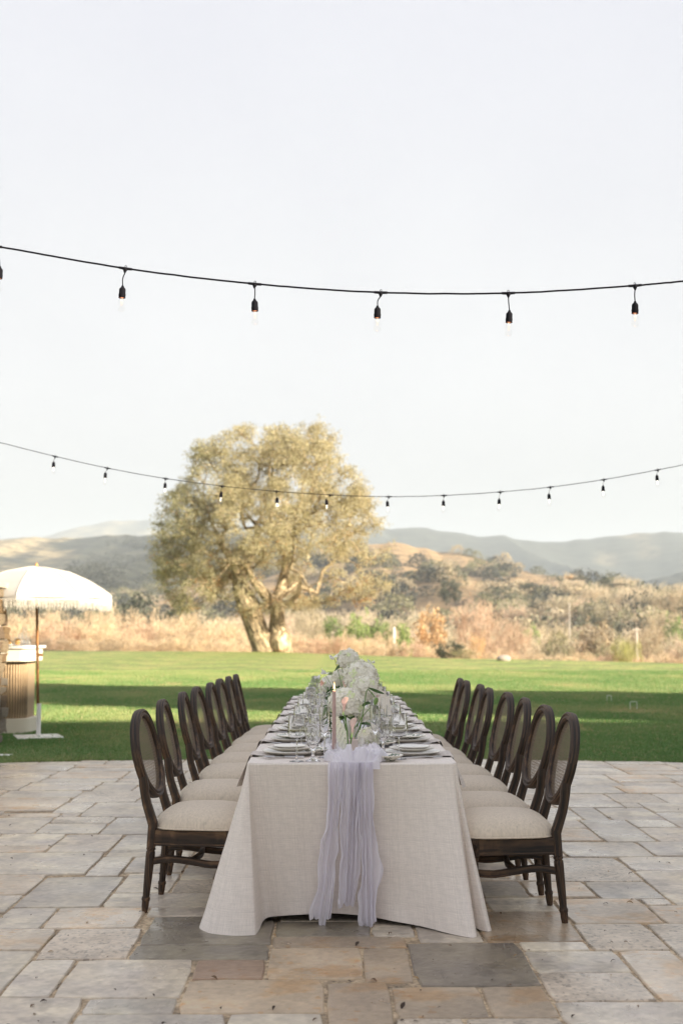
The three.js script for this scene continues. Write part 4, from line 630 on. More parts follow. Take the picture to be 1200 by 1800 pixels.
const G = {
  dinner: plateGeo(0.142, 0.021), salad: plateGeo(0.116, 0.022, 0.55), small: plateGeo(0.086, 0.015), dish: plateGeo(0.074, 0.03, 0.42),
  fork: merge([bar([V(0, 0.003, 0.1), V(0, 0.004, 0.04), V(0, 0.007, -0.02), V(0, 0.009, -0.04)], [0.011, 0.006, 0.0045, 0.012], [0.0035, 0.0035, 0.003, 0.0025]), bar([V(0, 0.009, -0.04), V(0, 0.006, -0.062)], [0.013, 0.022], 0.0022), ...[-1.5, -0.5, 0.5, 1.5].map((k) => bar([V(k * 0.0058, 0.006, -0.062), V(k * 0.0055, 0.005, -0.085), V(k * 0.005, 0.009, -0.108)], [0.0034, 0.003, 0.0018], 0.0018))]),
  knife: merge([bar([V(0, 0.005, 0.115), V(0, 0.005, 0.02)], [0.014, 0.009], 0.008), bar([V(0, 0.005, 0.02), V(0.001, 0.005, -0.02), V(0.002, 0.005, -0.085), V(0.006, 0.004, -0.11)], [0.016, 0.02, 0.02, 0.006], 0.0024)]),
  spoon: merge([bar([V(0, 0.003, 0.1), V(0, 0.004, 0.03), V(0, 0.009, -0.03), V(0, 0.008, -0.05)], [0.011, 0.006, 0.004, 0.008], 0.003), surf(14, 5, (u, v) => { const a = u * 6.2832, r = v; return [Math.cos(a) * 0.019 * r, 0.012 - 0.008 * (1 - r * r), -0.076 + Math.sin(a) * 0.03 * r]; })]),
  wine: blown([[0.036, 0.0005], [0.036, 0.0015], [0.03, 0.003], [0.006, 0.007], [0.0036, 0.02], [0.0033, 0.1], [0.006, 0.107], [0.03, 0.113], [0.041, 0.122], [0.0445, 0.137], [0.043, 0.17], [0.037, 0.222]], 0.109),
  goblet: (() => { const g = blown([[0.036, 0.0005], [0.036, 0.002], [0.034, 0.004], [0.016, 0.012], [0.008, 0.022], [0.0075, 0.04], [0.011, 0.048], [0.009, 0.054], [0.026, 0.078], [0.036, 0.1], [0.0385, 0.125], [0.036, 0.158], [0.0335, 0.178]], 0.056, 0.0022, 40), p = g.attributes.position; for (let i = 0; i < p.count; i++) { const y = p.getY(i), a = Math.atan2(p.getZ(i), p.getX(i)), k = y > 0.05 && y < 0.14 ? 1 + 0.035 * Math.cos(a * 10 + y * 160) : 1 + 0.02 * Math.cos(a * 10) * (y < 0.05 ? 1 : 0); p.setX(i, p.getX(i) * k); p.setZ(i, p.getZ(i) * k); } g.computeVertexNormals(); return g; })(),
  flute: blown([[0.033, 0.0005], [0.033, 0.0015], [0.028, 0.003], [0.005, 0.008], [0.0034, 0.02], [0.0034, 0.1], [0.008, 0.112], [0.02, 0.135], [0.0265, 0.17], [0.027, 0.21], [0.0245, 0.25]], 0.115),
};
function napkinGeo(seed) { // lies under the plates and falls over the table's edge; x outwards from the edge, z along the table
  const k = (q) => { const L = q * 0.36 - 0.2; return L < -0.01 ? [L, 0.0045] : L < 0.012 ? [-0.01 + 0.02 * Math.sin(((L + 0.01) / 0.022) * 1.57), 0.0045 - 0.016 * (1 - Math.cos(((L + 0.01) / 0.022) * 1.57))] : [0.011 + (L - 0.012) * 0.3, -0.0115 - (L - 0.012) * 0.95]; };
  return surf(40, 26, (u, v) => { const [x, y] = k(u), out = smooth(0.5, 1, u), lift = 0.006 * Math.max(0, fbm(u * 5, v * 3, 3, 0, 0, seed)) * (1 - smooth(0.5, 0.6, u)); return [x + out * (0.006 + 0.012 * Math.sin(v * 9 + seed)), y + 0.003 + lift + 0.014 * Math.exp(-((u - 0.57) ** 2) / 0.006) * (0.5 + fbm(v * 4, 1, 2, 0, 0, seed + 1)), (v - 0.5) * (0.2 + 0.02 * Math.sin(u * 5 + seed)) + 0.012 * fbm(u * 4, 3, 2, 0, 0, seed + 2), u * 0.36, v * 0.2]; });
}
{
  const nth = ['first', 'second', 'third', 'fourth', 'fifth', 'sixth', 'seventh', 'eighth'], R = rng(88), naps = [napkinGeo(1), napkinGeo(2), napkinGeo(3)];
  const where = (i, s) => `${nth[i]} place from near end, ${s < 0 ? 'parasol' : 'croquet'} side`;
  const lay = (name, geo, mat, label, cat, group, x, y, z, turn) => { const m = part(name, geo, mat); m.position.set(x, y, z); m.rotation.y = turn; return tag(m, label, cat, group); };
  for (const s of [-1, 1]) for (let i = 0; i < 8; i++) {
    const d = 6.42 + i * 0.735 + (s > 0 ? 0.0 : 0.02), ex = TX + s * 0.5, at = (u, v) => [ex - s * u, -(d + v)], w = where(i, s), face = s * -Math.PI / 2, j = () => (R() - 0.5) * 0.012;
    let [x, z] = at(0, 0.0);
    lay('napkin', naps[(i + (s > 0 ? 1 : 0)) % 3], napM, `grey linen napkin hanging over table edge, ${w}`, 'napkin', 'grey napkins', x, TOP + 0.001, z, s > 0 ? 0 : Math.PI);
    const wave = (i + (s > 0 ? 0 : 0)) % 2, [cx, cz] = at(0.19, 0.0 + j()); let y = TOP + 0.006;
    lay('dinner_plate', G.dinner, i % 2 ? stoneware : china, `large dinner plate under smaller plates, ${w}`, 'plate', 'dinner plates', cx, y, cz, 0); y += 0.0155;
    lay('salad_plate', G.salad, wave ? printed : stoneware, wave ? `leaf patterned salad plate on the dinner plate, ${w}` : `plain cream middle plate of the stack, ${w}`, 'plate', 'salad plates', cx + j(), y, cz + j(), R() * 6); y += 0.0145;
    if (!wave) lay('side_plate', G.small, china, `small white plate topping the stack, ${w}`, 'plate', 'small top plates', cx + j(), y, cz + j(), 0);
    const r = TOP + 0.0035; let p;
    // the guest's left hand lies away from the camera on one side and towards it on the other
    p = at(0.16, -s * 0.17 + j()); lay('fork', G.fork, steel, `outer steel fork, ${w}`, 'fork', 'steel forks', p[0], r, p[1], -face + Math.PI + 0.1 * (R() - 0.5) + (s > 0 ? 0.12 : 0));
    p = at(0.17, -s * 0.145 + j()); lay('fork', G.fork, steel, `inner steel fork beside the plates, ${w}`, 'fork', 'steel forks', p[0], r, p[1], -face + Math.PI + 0.1 * (R() - 0.5) + (s > 0 ? 0.2 : 0));
    p = at(0.15, s * 0.155 + j()); lay('knife', G.knife, steel, `steel table knife beside the plates, ${w}`, 'knife', 'steel knives', p[0], r, p[1], -face + Math.PI + 0.06 * (R() - 0.5));
    p = at(0.17, s * 0.185 + j()); lay('spoon', G.spoon, steel, `steel spoon outside the knife, ${w}`, 'spoon', 'steel spoons', p[0], r, p[1], -face + Math.PI + 0.2 + 0.1 * R());
    p = at(0.325, (s > 0 ? -0.27 : 0.03) + j()); lay('shallow_dish', G.dish, printed, `small leaf patterned dish towards the table middle, ${w}`, 'dish', 'small patterned dishes', p[0], TOP + 0.002, p[1], R() * 6);
    // glasses on the guest's right
    p = s < 0 ? at(0.235 + j(), -0.31 + j()) : at(0.262 + j(), -0.19 + j()); lay('wine_glass', G.wine, solidGlass, `large thin stemmed wine glass, ${w}`, 'glass', 'wine glasses', p[0], TOP + 0.0015, p[1], 0);
    p = s < 0 ? at(0.318 + j(), -0.3 + j()) : at(0.335 + j(), 0.13 + j()); lay('goblet', G.goblet, solidGlass, `cut glass water goblet, ${w}`, 'glass', 'cut glass goblets', p[0], TOP + 0.0015, p[1], R() * 6);
    p = s < 0 ? at(0.36 + j(), -0.13 + j()) : at(0.375 + j(), 0.0 + j()); lay('flute', G.flute, solidGlass, `tall narrow champagne glass, ${w}`, 'glass', 'champagne glasses', p[0], TOP + 0.0015, p[1], 0);
  }
  for (let i = 0; i < 3; i++) { const o = part('menu_card', [box(0.1, 0.19, 0.0012, 0, 0.095, 0, 0)], M(0.72, 0.66, 0.57, 0.9)); o.position.set(TX + 0.235 - i * 0.004, TOP + 0.004, -(8.35 + i * 0.72)); o.rotation.set(-0.16, -0.5, 0); tag(o, ['upright beige menu card standing closest to the camera among the glasses', 'upright beige menu card in the middle of the three among glasses', 'upright beige menu card farther back among the glasses'][i], 'menu card', 'upright menu cards'); }
  const box1 = part('card_box', [box(0.075, 0.014, 0.05, 0, 0.007, 0, 0.003), box(0.073, 0.008, 0.048, 0, 0.018, 0, 0.003)], M(0.1, 0.1, 0.11, 0.6)); box1.position.set(TX + 0.19, TOP + 0.002, -6.86); box1.rotation.y = 0.1; tag(box1, 'flat dark grey box lying on the cloth beside the lavender runner', 'box');
}

// ---------------------------------------------------------------- flowers, vases and candles down the middle of the table
{
  const petal = M(0.96, 0.95, 0.9, 0.8, { vertexColors: true, transmission: 0.4, thickness: 0, sheen: 0.8, sheenRoughness: 0.5 }), stemM = M(0.13, 0.24, 0.06, 0.6), leafM = M(0.07, 0.15, 0.045, 0.6, { transmission: 0.25, thickness: 0 }), pinkM = M(0.84, 0.69, 0.64, 0.55, { vertexColors: true, transmission: 0.25, thickness: 0 }), whiteP = M(0.86, 0.85, 0.84, 0.8, { transmission: 0.4, thickness: 0 });
  const tint = (g, f) => { const p = g.attributes.position, c = new Float32Array(p.count * 3); for (let i = 0; i < p.count; i++) c.set(f(p.getX(i), p.getY(i), p.getZ(i)), i * 3); g.setAttribute('color', new THREE.BufferAttribute(c, 3)); return g; };
  const petalGeo = (L, W, cup, n = 3) => surf(2, n, (u, v) => { const w = W * Math.sin(Math.PI * Math.pow(clamp(v * 0.88 + 0.1, 0, 1), 0.8)); return [(u - 0.5) * 2 * w, cup * v * v + 0.12 * W * (1 - Math.abs(u - 0.5) * 2), v * L]; });
  const floret = (s, n = 4, cup = 0.3) => merge([...Array(n)].map((_, k) => petalGeo(s, s * 0.5, s * cup).rotateY((k / n) * 6.2832)));
  const headGeo = (r, n, fs, seed, flat = 1) => { const R = rng(seed), list = [], up = V(0, 1, 0), q = new THREE.Quaternion(), e = new THREE.Euler(); for (let i = 0; i < n; i++) { const y = 1 - ((i + 0.5) / n) * 1.75, a = i * 2.39996, c = Math.sqrt(Math.max(0, 1 - y * y)), dir = V(Math.cos(a) * c, y, Math.sin(a) * c), rr = r * (0.86 + R() * 0.22), g = floret(fs * (0.8 + R() * 0.4)); g.rotateY(R() * 6.28); g.rotateX((R() - 0.5) * 0.5); g.applyQuaternion(q.setFromUnitVectors(up, dir)); const gr = R() < 0.12 ? 1 : 0; list.push(tint(mv(g, dir.x * rr, dir.y * rr * flat, dir.z * rr), () => (gr ? [0.86, 0.95, 0.66] : [1, 0.99, 0.96]))); } list.push(tint(new THREE.SphereGeometry(r * 0.84, 12, 10).scale(1, flat, 1), () => [0.96, 0.97, 0.86])); return merge(list); };
  const leafGeo = (L, W) => surf(6, 10, (u, v) => { const w = W * Math.pow(Math.sin(Math.PI * clamp(v * 0.96 + 0.03, 0, 1)), 0.8); return [(u - 0.5) * 2 * w, -L * 0.35 * v * v + Math.abs(u - 0.5) * W * 0.8, v * L]; });
  const hyd = [headGeo(0.068, 150, 0.02, 601), headGeo(0.075, 170, 0.021, 602, 0.9), headGeo(0.06, 130, 0.019, 603)];
  const stemTo = (from, to, r = 0.003, bow = 0.03) => tube(curvePts([from, V(mix(from.x, to.x, 0.5) + bow, mix(from.y, to.y, 0.55), mix(from.z, to.z, 0.5)), to], 10), r, 7);
  const flower = (name, label, cat, base, group) => thing(name, label, cat, [base.x, base.y, base.z], 0, group);
  // top = where the head is, from the photograph; base = where its vase stands
  const hydrangea = (px, py, d, r, k, label, dx = 0, leaves = 0) => {
    const top = P(px, py, d), base = V(TX + dx, TOP + 0.03, -d), t = flower('hydrangea', label, 'flower', base, 'white hydrangeas'), rel = top.clone().sub(base), R = rng(px * 7 + py);
    const h = part('flower_head', hyd[k], petal, t); h.position.copy(rel); h.scale.setScalar(r / 0.07); h.rotation.set(R() * 0.5 + 0.2, R() * 6, R() * 0.4);
    part('stem', stemTo(V(0, 0, 0), rel, 0.0035, 0.015), stemM, t);
    for (let i = 0; i < leaves; i++) { const l = part('leaf', leafGeo(0.09, 0.026), leafM, t); l.position.copy(rel).add(V(0, -0.05 - R() * 0.03, 0)); l.rotation.set(0.2, R() * 6.28, 0); }
  };
  hydrangea(612, 1161, 7.6, 0.066, 0, 'highest white hydrangea head at the top of the arrangement', 0, 0);
  hydrangea(634, 1190, 7.35, 0.085, 1, 'large white hydrangea just below the highest one', 0, 1);
  hydrangea(598, 1192, 7.8, 0.06, 2, 'white hydrangea behind the tall lit candle', -0.03, 2);
  hydrangea(640, 1210, 7.1, 0.066, 1, 'white hydrangea with green stems under the large one', 0.02, 0);
  hydrangea(608, 1236, 6.9, 0.08, 1, 'white hydrangea in the middle beside the pink calla bud', 0, 2);
  hydrangea(591, 1246, 7.0, 0.05, 0, 'white hydrangea half hidden by the lit candle', -0.02, 0);
  hydrangea(634, 1256, 7.0, 0.055, 2, 'white hydrangea over the short mauve candle', 0.02, 1);
  hydrangea(648, 1298, 6.62, 0.054, 0, 'lowest white hydrangea resting by the runner', 0.09, 0);
  hydrangea(578, 1205, 8.6, 0.07, 2, 'white hydrangea farther back past the green leaves', -0.02, 1);
  hydrangea(645, 1190, 9.4, 0.075, 0, 'white hydrangea of the far arrangement', 0.02, 1);
  hydrangea(618, 1200, 9.8, 0.08, 1, 'white hydrangea at the far end of the table', 0, 1);
  { // a spike of small white bells
    const a = P(588, 1262, 6.58), b = P(610, 1318, 6.52), base = V(TX - 0.01, TOP + 0.02, -6.55), t = flower('hyacinth', 'white spike of small starry flowers beside the tall lit candle', 'flower', base), R = rng(71), list = [], q = new THREE.Quaternion(), ax = V().subVectors(b, a);
    for (let i = 0; i < 110; i++) { const k = i / 110, c = a.clone().addScaledVector(ax, k).sub(base), th = i * 2.4, rr = mix(0.014, 0.026, Math.sin(Math.min(1, k * 1.4) * 1.57)), dir = V(Math.cos(th), 0.25, Math.sin(th)).normalize(), g = floret(0.0115, 5, 0.5); g.rotateY(R() * 6); g.applyQuaternion(q.setFromUnitVectors(V(0, 1, 0), dir)); list.push(tint(mv(g, c.x + dir.x * rr, c.y + dir.y * rr, c.z + dir.z * rr), () => (R() < 0.15 ? [0.9, 1, 0.7] : [1, 1, 0.98]))); }
    part('flower_spike', list, petal, t); part('stem', stemTo(V(0, 0, 0), a.clone().sub(base), 0.004, 0), stemM, t);
  }
  const calla = (px, py, d, bx, by, bd, tilt, turn, label, L = 0.06) => {
    const top = P(px, py, d), base = P(bx, by, bd), t = flower('calla_lily', label, 'flower', base, 'pink calla lilies'), rel = top.clone().sub(base);
    const g = surf(26, 14, (u, v) => { const a = (u - 0.5) * 2 * Math.PI * 1.06, r = mix(0.0035, 0.0085, Math.pow(v, 0.8)) + 0.01 * smooth(0.7, 1, v) * (0.4 + 0.6 * Math.cos(a * 0.5)), y = v * L + L * 0.42 * smooth(0.55, 1, v) * Math.pow(Math.cos(a / 2), 2) * (1 + 0.3 * smooth(0.9, 1, v)); return [Math.sin(a) * r, y - L * 0.5, Math.cos(a) * r]; });
    tint(g, (x, y) => { const k = smooth(-L * 0.45, L * 0.05, y); return [mix(0.75, 1.15, k), mix(1.35, 1.05, k), mix(0.5, 1.02, k)]; });
    const h = part('flower_head', g, pinkM, t); h.position.copy(rel); h.rotation.set(tilt * 0.4, turn, tilt);
    part('stem', tube(curvePts([V(0, 0, 0), V(rel.x * 0.3, rel.y * 0.5, rel.z * 0.5), rel.clone().add(V(Math.sin(tilt) * L * 0.45, -L * 0.45, 0))], 10), 0.0036, 8), stemM, t);
    part('spadix', tube([rel.clone().add(V(0, -L * 0.2, 0)), rel.clone().add(V(-Math.sin(tilt) * L * 0.3, L * 0.32, 0))], 0.0025, 6), M(0.8, 0.55, 0.12, 0.7), t);
  };
  calla(604, 1247, 6.42, 612, 1318, 6.42, 0.12, 2.6, 'slender closed pink calla lily in front of the middle hydrangea');
  calla(619, 1285, 6.3, 614, 1333, 6.3, -0.1, 0.5, 'open pale pink calla lily lowest by the crystal votive', 0.064);
  calla(569, 1200, 7.9, 580, 1280, 7.9, 1.15, 1.2, 'pink calla lily bending sideways towards the parasol');
  calla(606, 1206, 7.5, 608, 1280, 7.5, 0.05, 1.2, 'small mauve calla bud between white hydrangeas', 0.045);
  { // nodding tulip bud with its leaf
    const base = V(TX + 0.09, TOP + 0.05, -6.7), t = flower('tulip', 'nodding green tulip bud on a bent stem with a long leaf', 'flower', base), r = (px, py, d = 6.7) => P(px, py, d).sub(base);
    part('stem', tube(curvePts([V(-0.05, 0, 0), r(640, 1240), r(646, 1212), r(652, 1217), r(659, 1226)], 24), 0.0028, 7), stemM, t);
    const bud = part('flower_head', mv(lathe([[0.001, 0.024], [0.006, 0.02], [0.0115, 0.008], [0.0125, -0.002], [0.009, -0.014], [0.002, -0.019]], 12), 0, 0, 0), M(0.16, 0.27, 0.07, 0.6), t); bud.position.copy(r(660.5, 1232)); bud.rotation.z = 0.3; bud.rotation.x = Math.PI;
    part('leaf', surf(6, 14, (u, v) => { const c = r(mix(646, 677, v), 1209 + 11 * v * v + 3 * Math.sin(v * 3)), w = 0.0085 * Math.pow(Math.sin(Math.PI * clamp(v + 0.03, 0, 1)), 0.6); return [c.x, c.y + (u - 0.5) * 2 * w, c.z + (u - 0.5) * 0.02]; }), leafM, t);
  }
  { // a round white ranunculus and loose white sweet peas
    const c = P(648, 1230, 7.3), t = flower('ranunculus', 'round white ranunculus with layered petals beside the silver bowl', 'flower', V(TX + 0.05, TOP + 0.03, -7.3)), rel = c.clone().sub(t.position), list = [];
    for (let k = 0; k < 4; k++) for (let i = 0; i < 6; i++) { const g = petalGeo(0.045 - k * 0.008, 0.024 - k * 0.004, 0.035, 5).rotateX(-0.5 - k * 0.22).rotateY((i / 6) * 6.28 + k); list.push(tint(g, () => [0.98, 0.97, 0.95])); }
    const h = part('flower_head', list, petal, t); h.position.copy(rel); h.rotation.set(1.0, 0, 0.2); part('stem', stemTo(V(0, 0, 0), rel), stemM, t);
    const sp = (px, py, d, label, n = 4) => { const top = P(px, py, d), b = V(TX, TOP + 0.1, -7.6), o = flower('sweet_pea', label, 'flower', b, 'loose white sweet peas'), q = top.clone().sub(b), R = rng(px); const f = []; for (let i = 0; i < n; i++) f.push(mv(petalGeo(0.034, 0.02, 0.012, 4).rotateX(-0.6 + R() * 0.9).rotateY(i * 1.7 + R()), (R() - 0.5) * 0.02, (R() - 0.5) * 0.015, (R() - 0.5) * 0.02)); const h = part('flower_head', f, whiteP, o); h.position.copy(q); part('stem', stemTo(V(0, 0, 0), q, 0.0018, 0.0), stemM, o); };
    sp(588, 1158, 7.6, 'loose white sweet pea beside the highest hydrangea, parasol side'); sp(652, 1165, 7.6, 'loose white sweet pea over the dark leaf, croquet side'); sp(642, 1176, 7.4, 'white sweet pea petals tucked against the large hydrangea', 5); sp(570, 1184, 8.2, 'small white sweet pea standing above the pink calla'); sp(556, 1192, 8.6, 'white sweet pea highest above the far wine glasses'); sp(651, 1180, 7.5, 'white sweet pea under the dark leaf');
  }
  { // sprays of green leaves
    const sprayOf = (label, base, pts) => { const t = flower('leaf_spray', label, 'foliage', base, 'green leaf sprays'), R = rng(Math.round(base.x * 1000 + base.z * 77)); part('stem', tube(curvePts(pts.map((p) => p.clone().sub(base)), 12), 0.0022, 6), stemM, t); for (let i = 0; i < 12; i++) { const k = 0.25 + (i / 12) * 0.75, f = k * (pts.length - 1), j = Math.min(Math.floor(f), pts.length - 2), p = pts[j].clone().lerp(pts[j + 1], f - j).sub(base), l = part('leaf', leafGeo(0.034 + R() * 0.022, 0.012), leafM, t); l.position.copy(p); l.rotation.set(-0.5 + R() * 1.2, i * 2.4, 0); } };
    sprayOf('spray of small green leaves beside the lit candle', V(TX - 0.05, TOP + 0.03, -7.0), [P(582, 1300, 7.0), P(580, 1255, 7.0), P(576, 1226, 7.0), P(590, 1208, 7.0), P(600, 1214, 7.0)]);
    sprayOf('low spray of narrow green leaves by the cream vase', V(TX - 0.07, TOP + 0.03, -6.9), [P(582, 1300, 6.9), P(580, 1270, 6.9), P(575, 1250, 6.9)]);
    const big = (px, py, x2, y2, d, label) => { const b = V(TX + 0.02, TOP + 0.1, -d), t = flower('broad_leaf', label, 'foliage', b, 'broad dark leaves'), a = P(px, py, d).sub(b), e = P(x2, y2, d - 0.05).sub(b); part('stem', stemTo(V(0, 0, 0), a, 0.002, 0), stemM, t); part('leaf', surf(6, 12, (u, v) => { const c = a.clone().lerp(e, v), w = 0.016 * Math.pow(Math.sin(Math.PI * clamp(v * 0.95 + 0.04, 0, 1)), 0.7); return [c.x, c.y + (u - 0.5) * 1.3 * w + 0.012 * Math.sin(v * 3.1), c.z + (u - 0.5) * w * 2]; }), leafM, t); };
    big(636, 1173, 660, 1177, 7.5, 'long dark leaf pointing to the croquet side near the top'); big(632, 1246, 652, 1236, 6.9, 'broad dark leaf under the ranunculus'); big(600, 1172, 588, 1180, 7.6, 'dark leaf under the highest hydrangea'); big(650, 1244, 668, 1252, 6.85, 'thin pale leaf below the tulip bud');
  }
  // vases and bowls
  const ceramic = M(0.78, 0.75, 0.69, 0.5), tag2 = (m, p, l, c, g) => { m.position.copy(p); return tag(m, l, c, g); };
  tag2(part('block_vase', [box(0.07, 0.075, 0.07, 0, 0.0375, 0, 0.004), mv(new THREE.CylinderGeometry(0.012, 0.012, 0.012, 12), 0, 0.08, 0)], ceramic), V(TX - 0.055, TOP + 0.004, -6.78), 'cream block vase behind the lit candle', 'vase', 'cream block vases');
  tag2(part('block_vase', [box(0.05, 0.07, 0.05, 0, 0.035, 0, 0.004), mv(new THREE.CylinderGeometry(0.01, 0.01, 0.012, 12), 0, 0.074, 0)], M(0.62, 0.53, 0.47, 0.6)), V(TX + 0.01, TOP + 0.004, -6.5), 'dusky beige block vase holding the pink calla lilies', 'vase');
  tag2(part('glass_cylinder', lathe([[0, 0.004], [0.024, 0.004], [0.025, 0.1], [0.027, 0.1], [0.027, 0], [0, 0]], 28), glassM), V(TX + 0.058, TOP + 0.004, -6.5), 'clear glass cylinder vase beside the beige block', 'vase');
  for (const [i, d] of [7.1, 7.6, 8.6, 9.6].entries()) tag2(part('round_vase', lathe([[0, 0], [0.035, 0.002], [0.052, 0.025], [0.055, 0.05], [0.042, 0.08], [0.02, 0.1], [0.018, 0.115], [0.022, 0.12]], 28), ceramic), V(TX + 0.005, TOP + 0.006, -d), ['round white vase under the middle hydrangeas', 'round white vase under the highest hydrangea', 'round white vase of the third arrangement', 'round white vase of the farthest arrangement'][i], 'vase', 'round white vases');
  const silver = part('silver_bowl', lathe([[0, 0], [0.02, 0.002], [0.012, 0.012], [0.03, 0.03], [0.052, 0.055], [0.062, 0.085], [0.06, 0.115], [0.05, 0.14], [0.047, 0.14], [0.056, 0.112], [0.058, 0.085], [0.05, 0.06], [0, 0.04]], 36), M(0.42, 0.42, 0.4, 0.25, { metalness: 1 })); tag2(silver, V(TX + 0.155, TOP + 0.004, -7.32), 'round silver grey bowl on a foot behind the tulip bud', 'bowl');
  // candles
  const waxM = M(0.5, 0.35, 0.32, 0.5), brass = M(0.6, 0.52, 0.36, 0.35, { metalness: 1 });
  const candle = (px, top, d, r, label, lit, baseY = TOP + 0.003) => {
    const p = P(px, top, d), h = p.y - baseY - 0.022, t = thing('taper_candle', label, 'candle', [p.x, baseY, p.z], 0, lit ? undefined : 'unlit mauve candles');
    part('wax', lathe([[0, 0.02], [r, 0.02], [r * 0.96, 0.02 + h * 0.6], [r * 0.82, 0.02 + h - 0.006], [r * 0.5, 0.02 + h], [0, 0.021 + h]], 20), waxM, t);
    part('holder', lathe([[0, 0], [0.026, 0], [0.026, 0.004], [r * 1.25, 0.008], [r * 1.25, 0.03], [r * 1.02, 0.03]], 24), M(0.74, 0.71, 0.66, 0.5), t);
    part('wick', tube([V(0, 0.02 + h, 0), V(0.0005, 0.03 + h, 0)], 0.0009, 5), M(0.02, 0.02, 0.02, 0.9), t);
    if (lit) { const f = part('flame', mv(lathe([[0.0005, 0], [0.0042, 0.006], [0.0052, 0.012], [0.0036, 0.022], [0.0012, 0.034], [0.0001, 0.042]], 12), 0.001, 0.024 + h, 0), new THREE.MeshStandardMaterial({ color: 0x000000, emissive: rgb(1, 0.66, 0.3), emissiveIntensity: 0.75, roughness: 1 }), t); f.castShadow = false; const l = new THREE.PointLight(rgb(1, 0.62, 0.28), 0.004, 0, 2); l.position.set(0.001, 0.038 + h, 0); l.shadow.radius = 0.2; l.castShadow = true; t.add(l); }
  };
  candle(587, 1213, 6.42, 0.0105, 'tall mauve taper candle burning in front of the flowers', true);
  candle(609, 1206, 8.2, 0.0105, 'unlit mauve taper candle just showing between hydrangeas', false);
  candle(662, 1192, 9.0, 0.0105, 'unlit mauve taper candle far down the croquet side', false);
  tag2(part('pillar_candle', [lathe([[0, 0], [0.034, 0], [0.034, 0.085], [0.032, 0.088], [0.02, 0.084], [0, 0.083]], 28), tube([V(0, 0.083, 0), V(0, 0.093, 0)], 0.001, 5)], waxM), V(P(641, 1290, 6.85).x, TOP + 0.004, -6.85), 'short thick mauve candle behind the lowest hydrangea', 'candle');
  { // faceted crystal votive with a small pale candle inside
    const t = thing('votive_holder', 'faceted crystal votive glass in front of the flowers with a small candle', 'candle holder', [P(601, 1326, 6.24).x, TOP + 0.006, -6.24]);
    const g = lathe([[0, 0.004], [0.024, 0.004], [0.031, 0.02], [0.034, 0.045], [0.0345, 0.07], [0.0365, 0.07], [0.0365, 0.045], [0.034, 0.02], [0.028, 0], [0, 0]], 32), p = g.attributes.position; for (let i = 0; i < p.count; i++) { const a = Math.atan2(p.getZ(i), p.getX(i)), y = p.getY(i), k = 1 + 0.05 * (Math.cos(a * 8 + y * 130) + Math.cos(a * 8 - y * 130)) * (y > 0.005 && y < 0.066 ? 0.5 : 0); p.setX(i, p.getX(i) * k); p.setZ(i, p.getZ(i) * k); } g.computeVertexNormals();
    part('glass_cup', g, M(1, 1, 1, 0.03, { transmission: 1, thickness: 0, ior: 1.52 }), t); part('tea_candle', lathe([[0, 0.006], [0.019, 0.006], [0.019, 0.026], [0.016, 0.026], [0, 0.024]], 20), M(0.8, 0.72, 0.64, 0.5), t);
  }
}

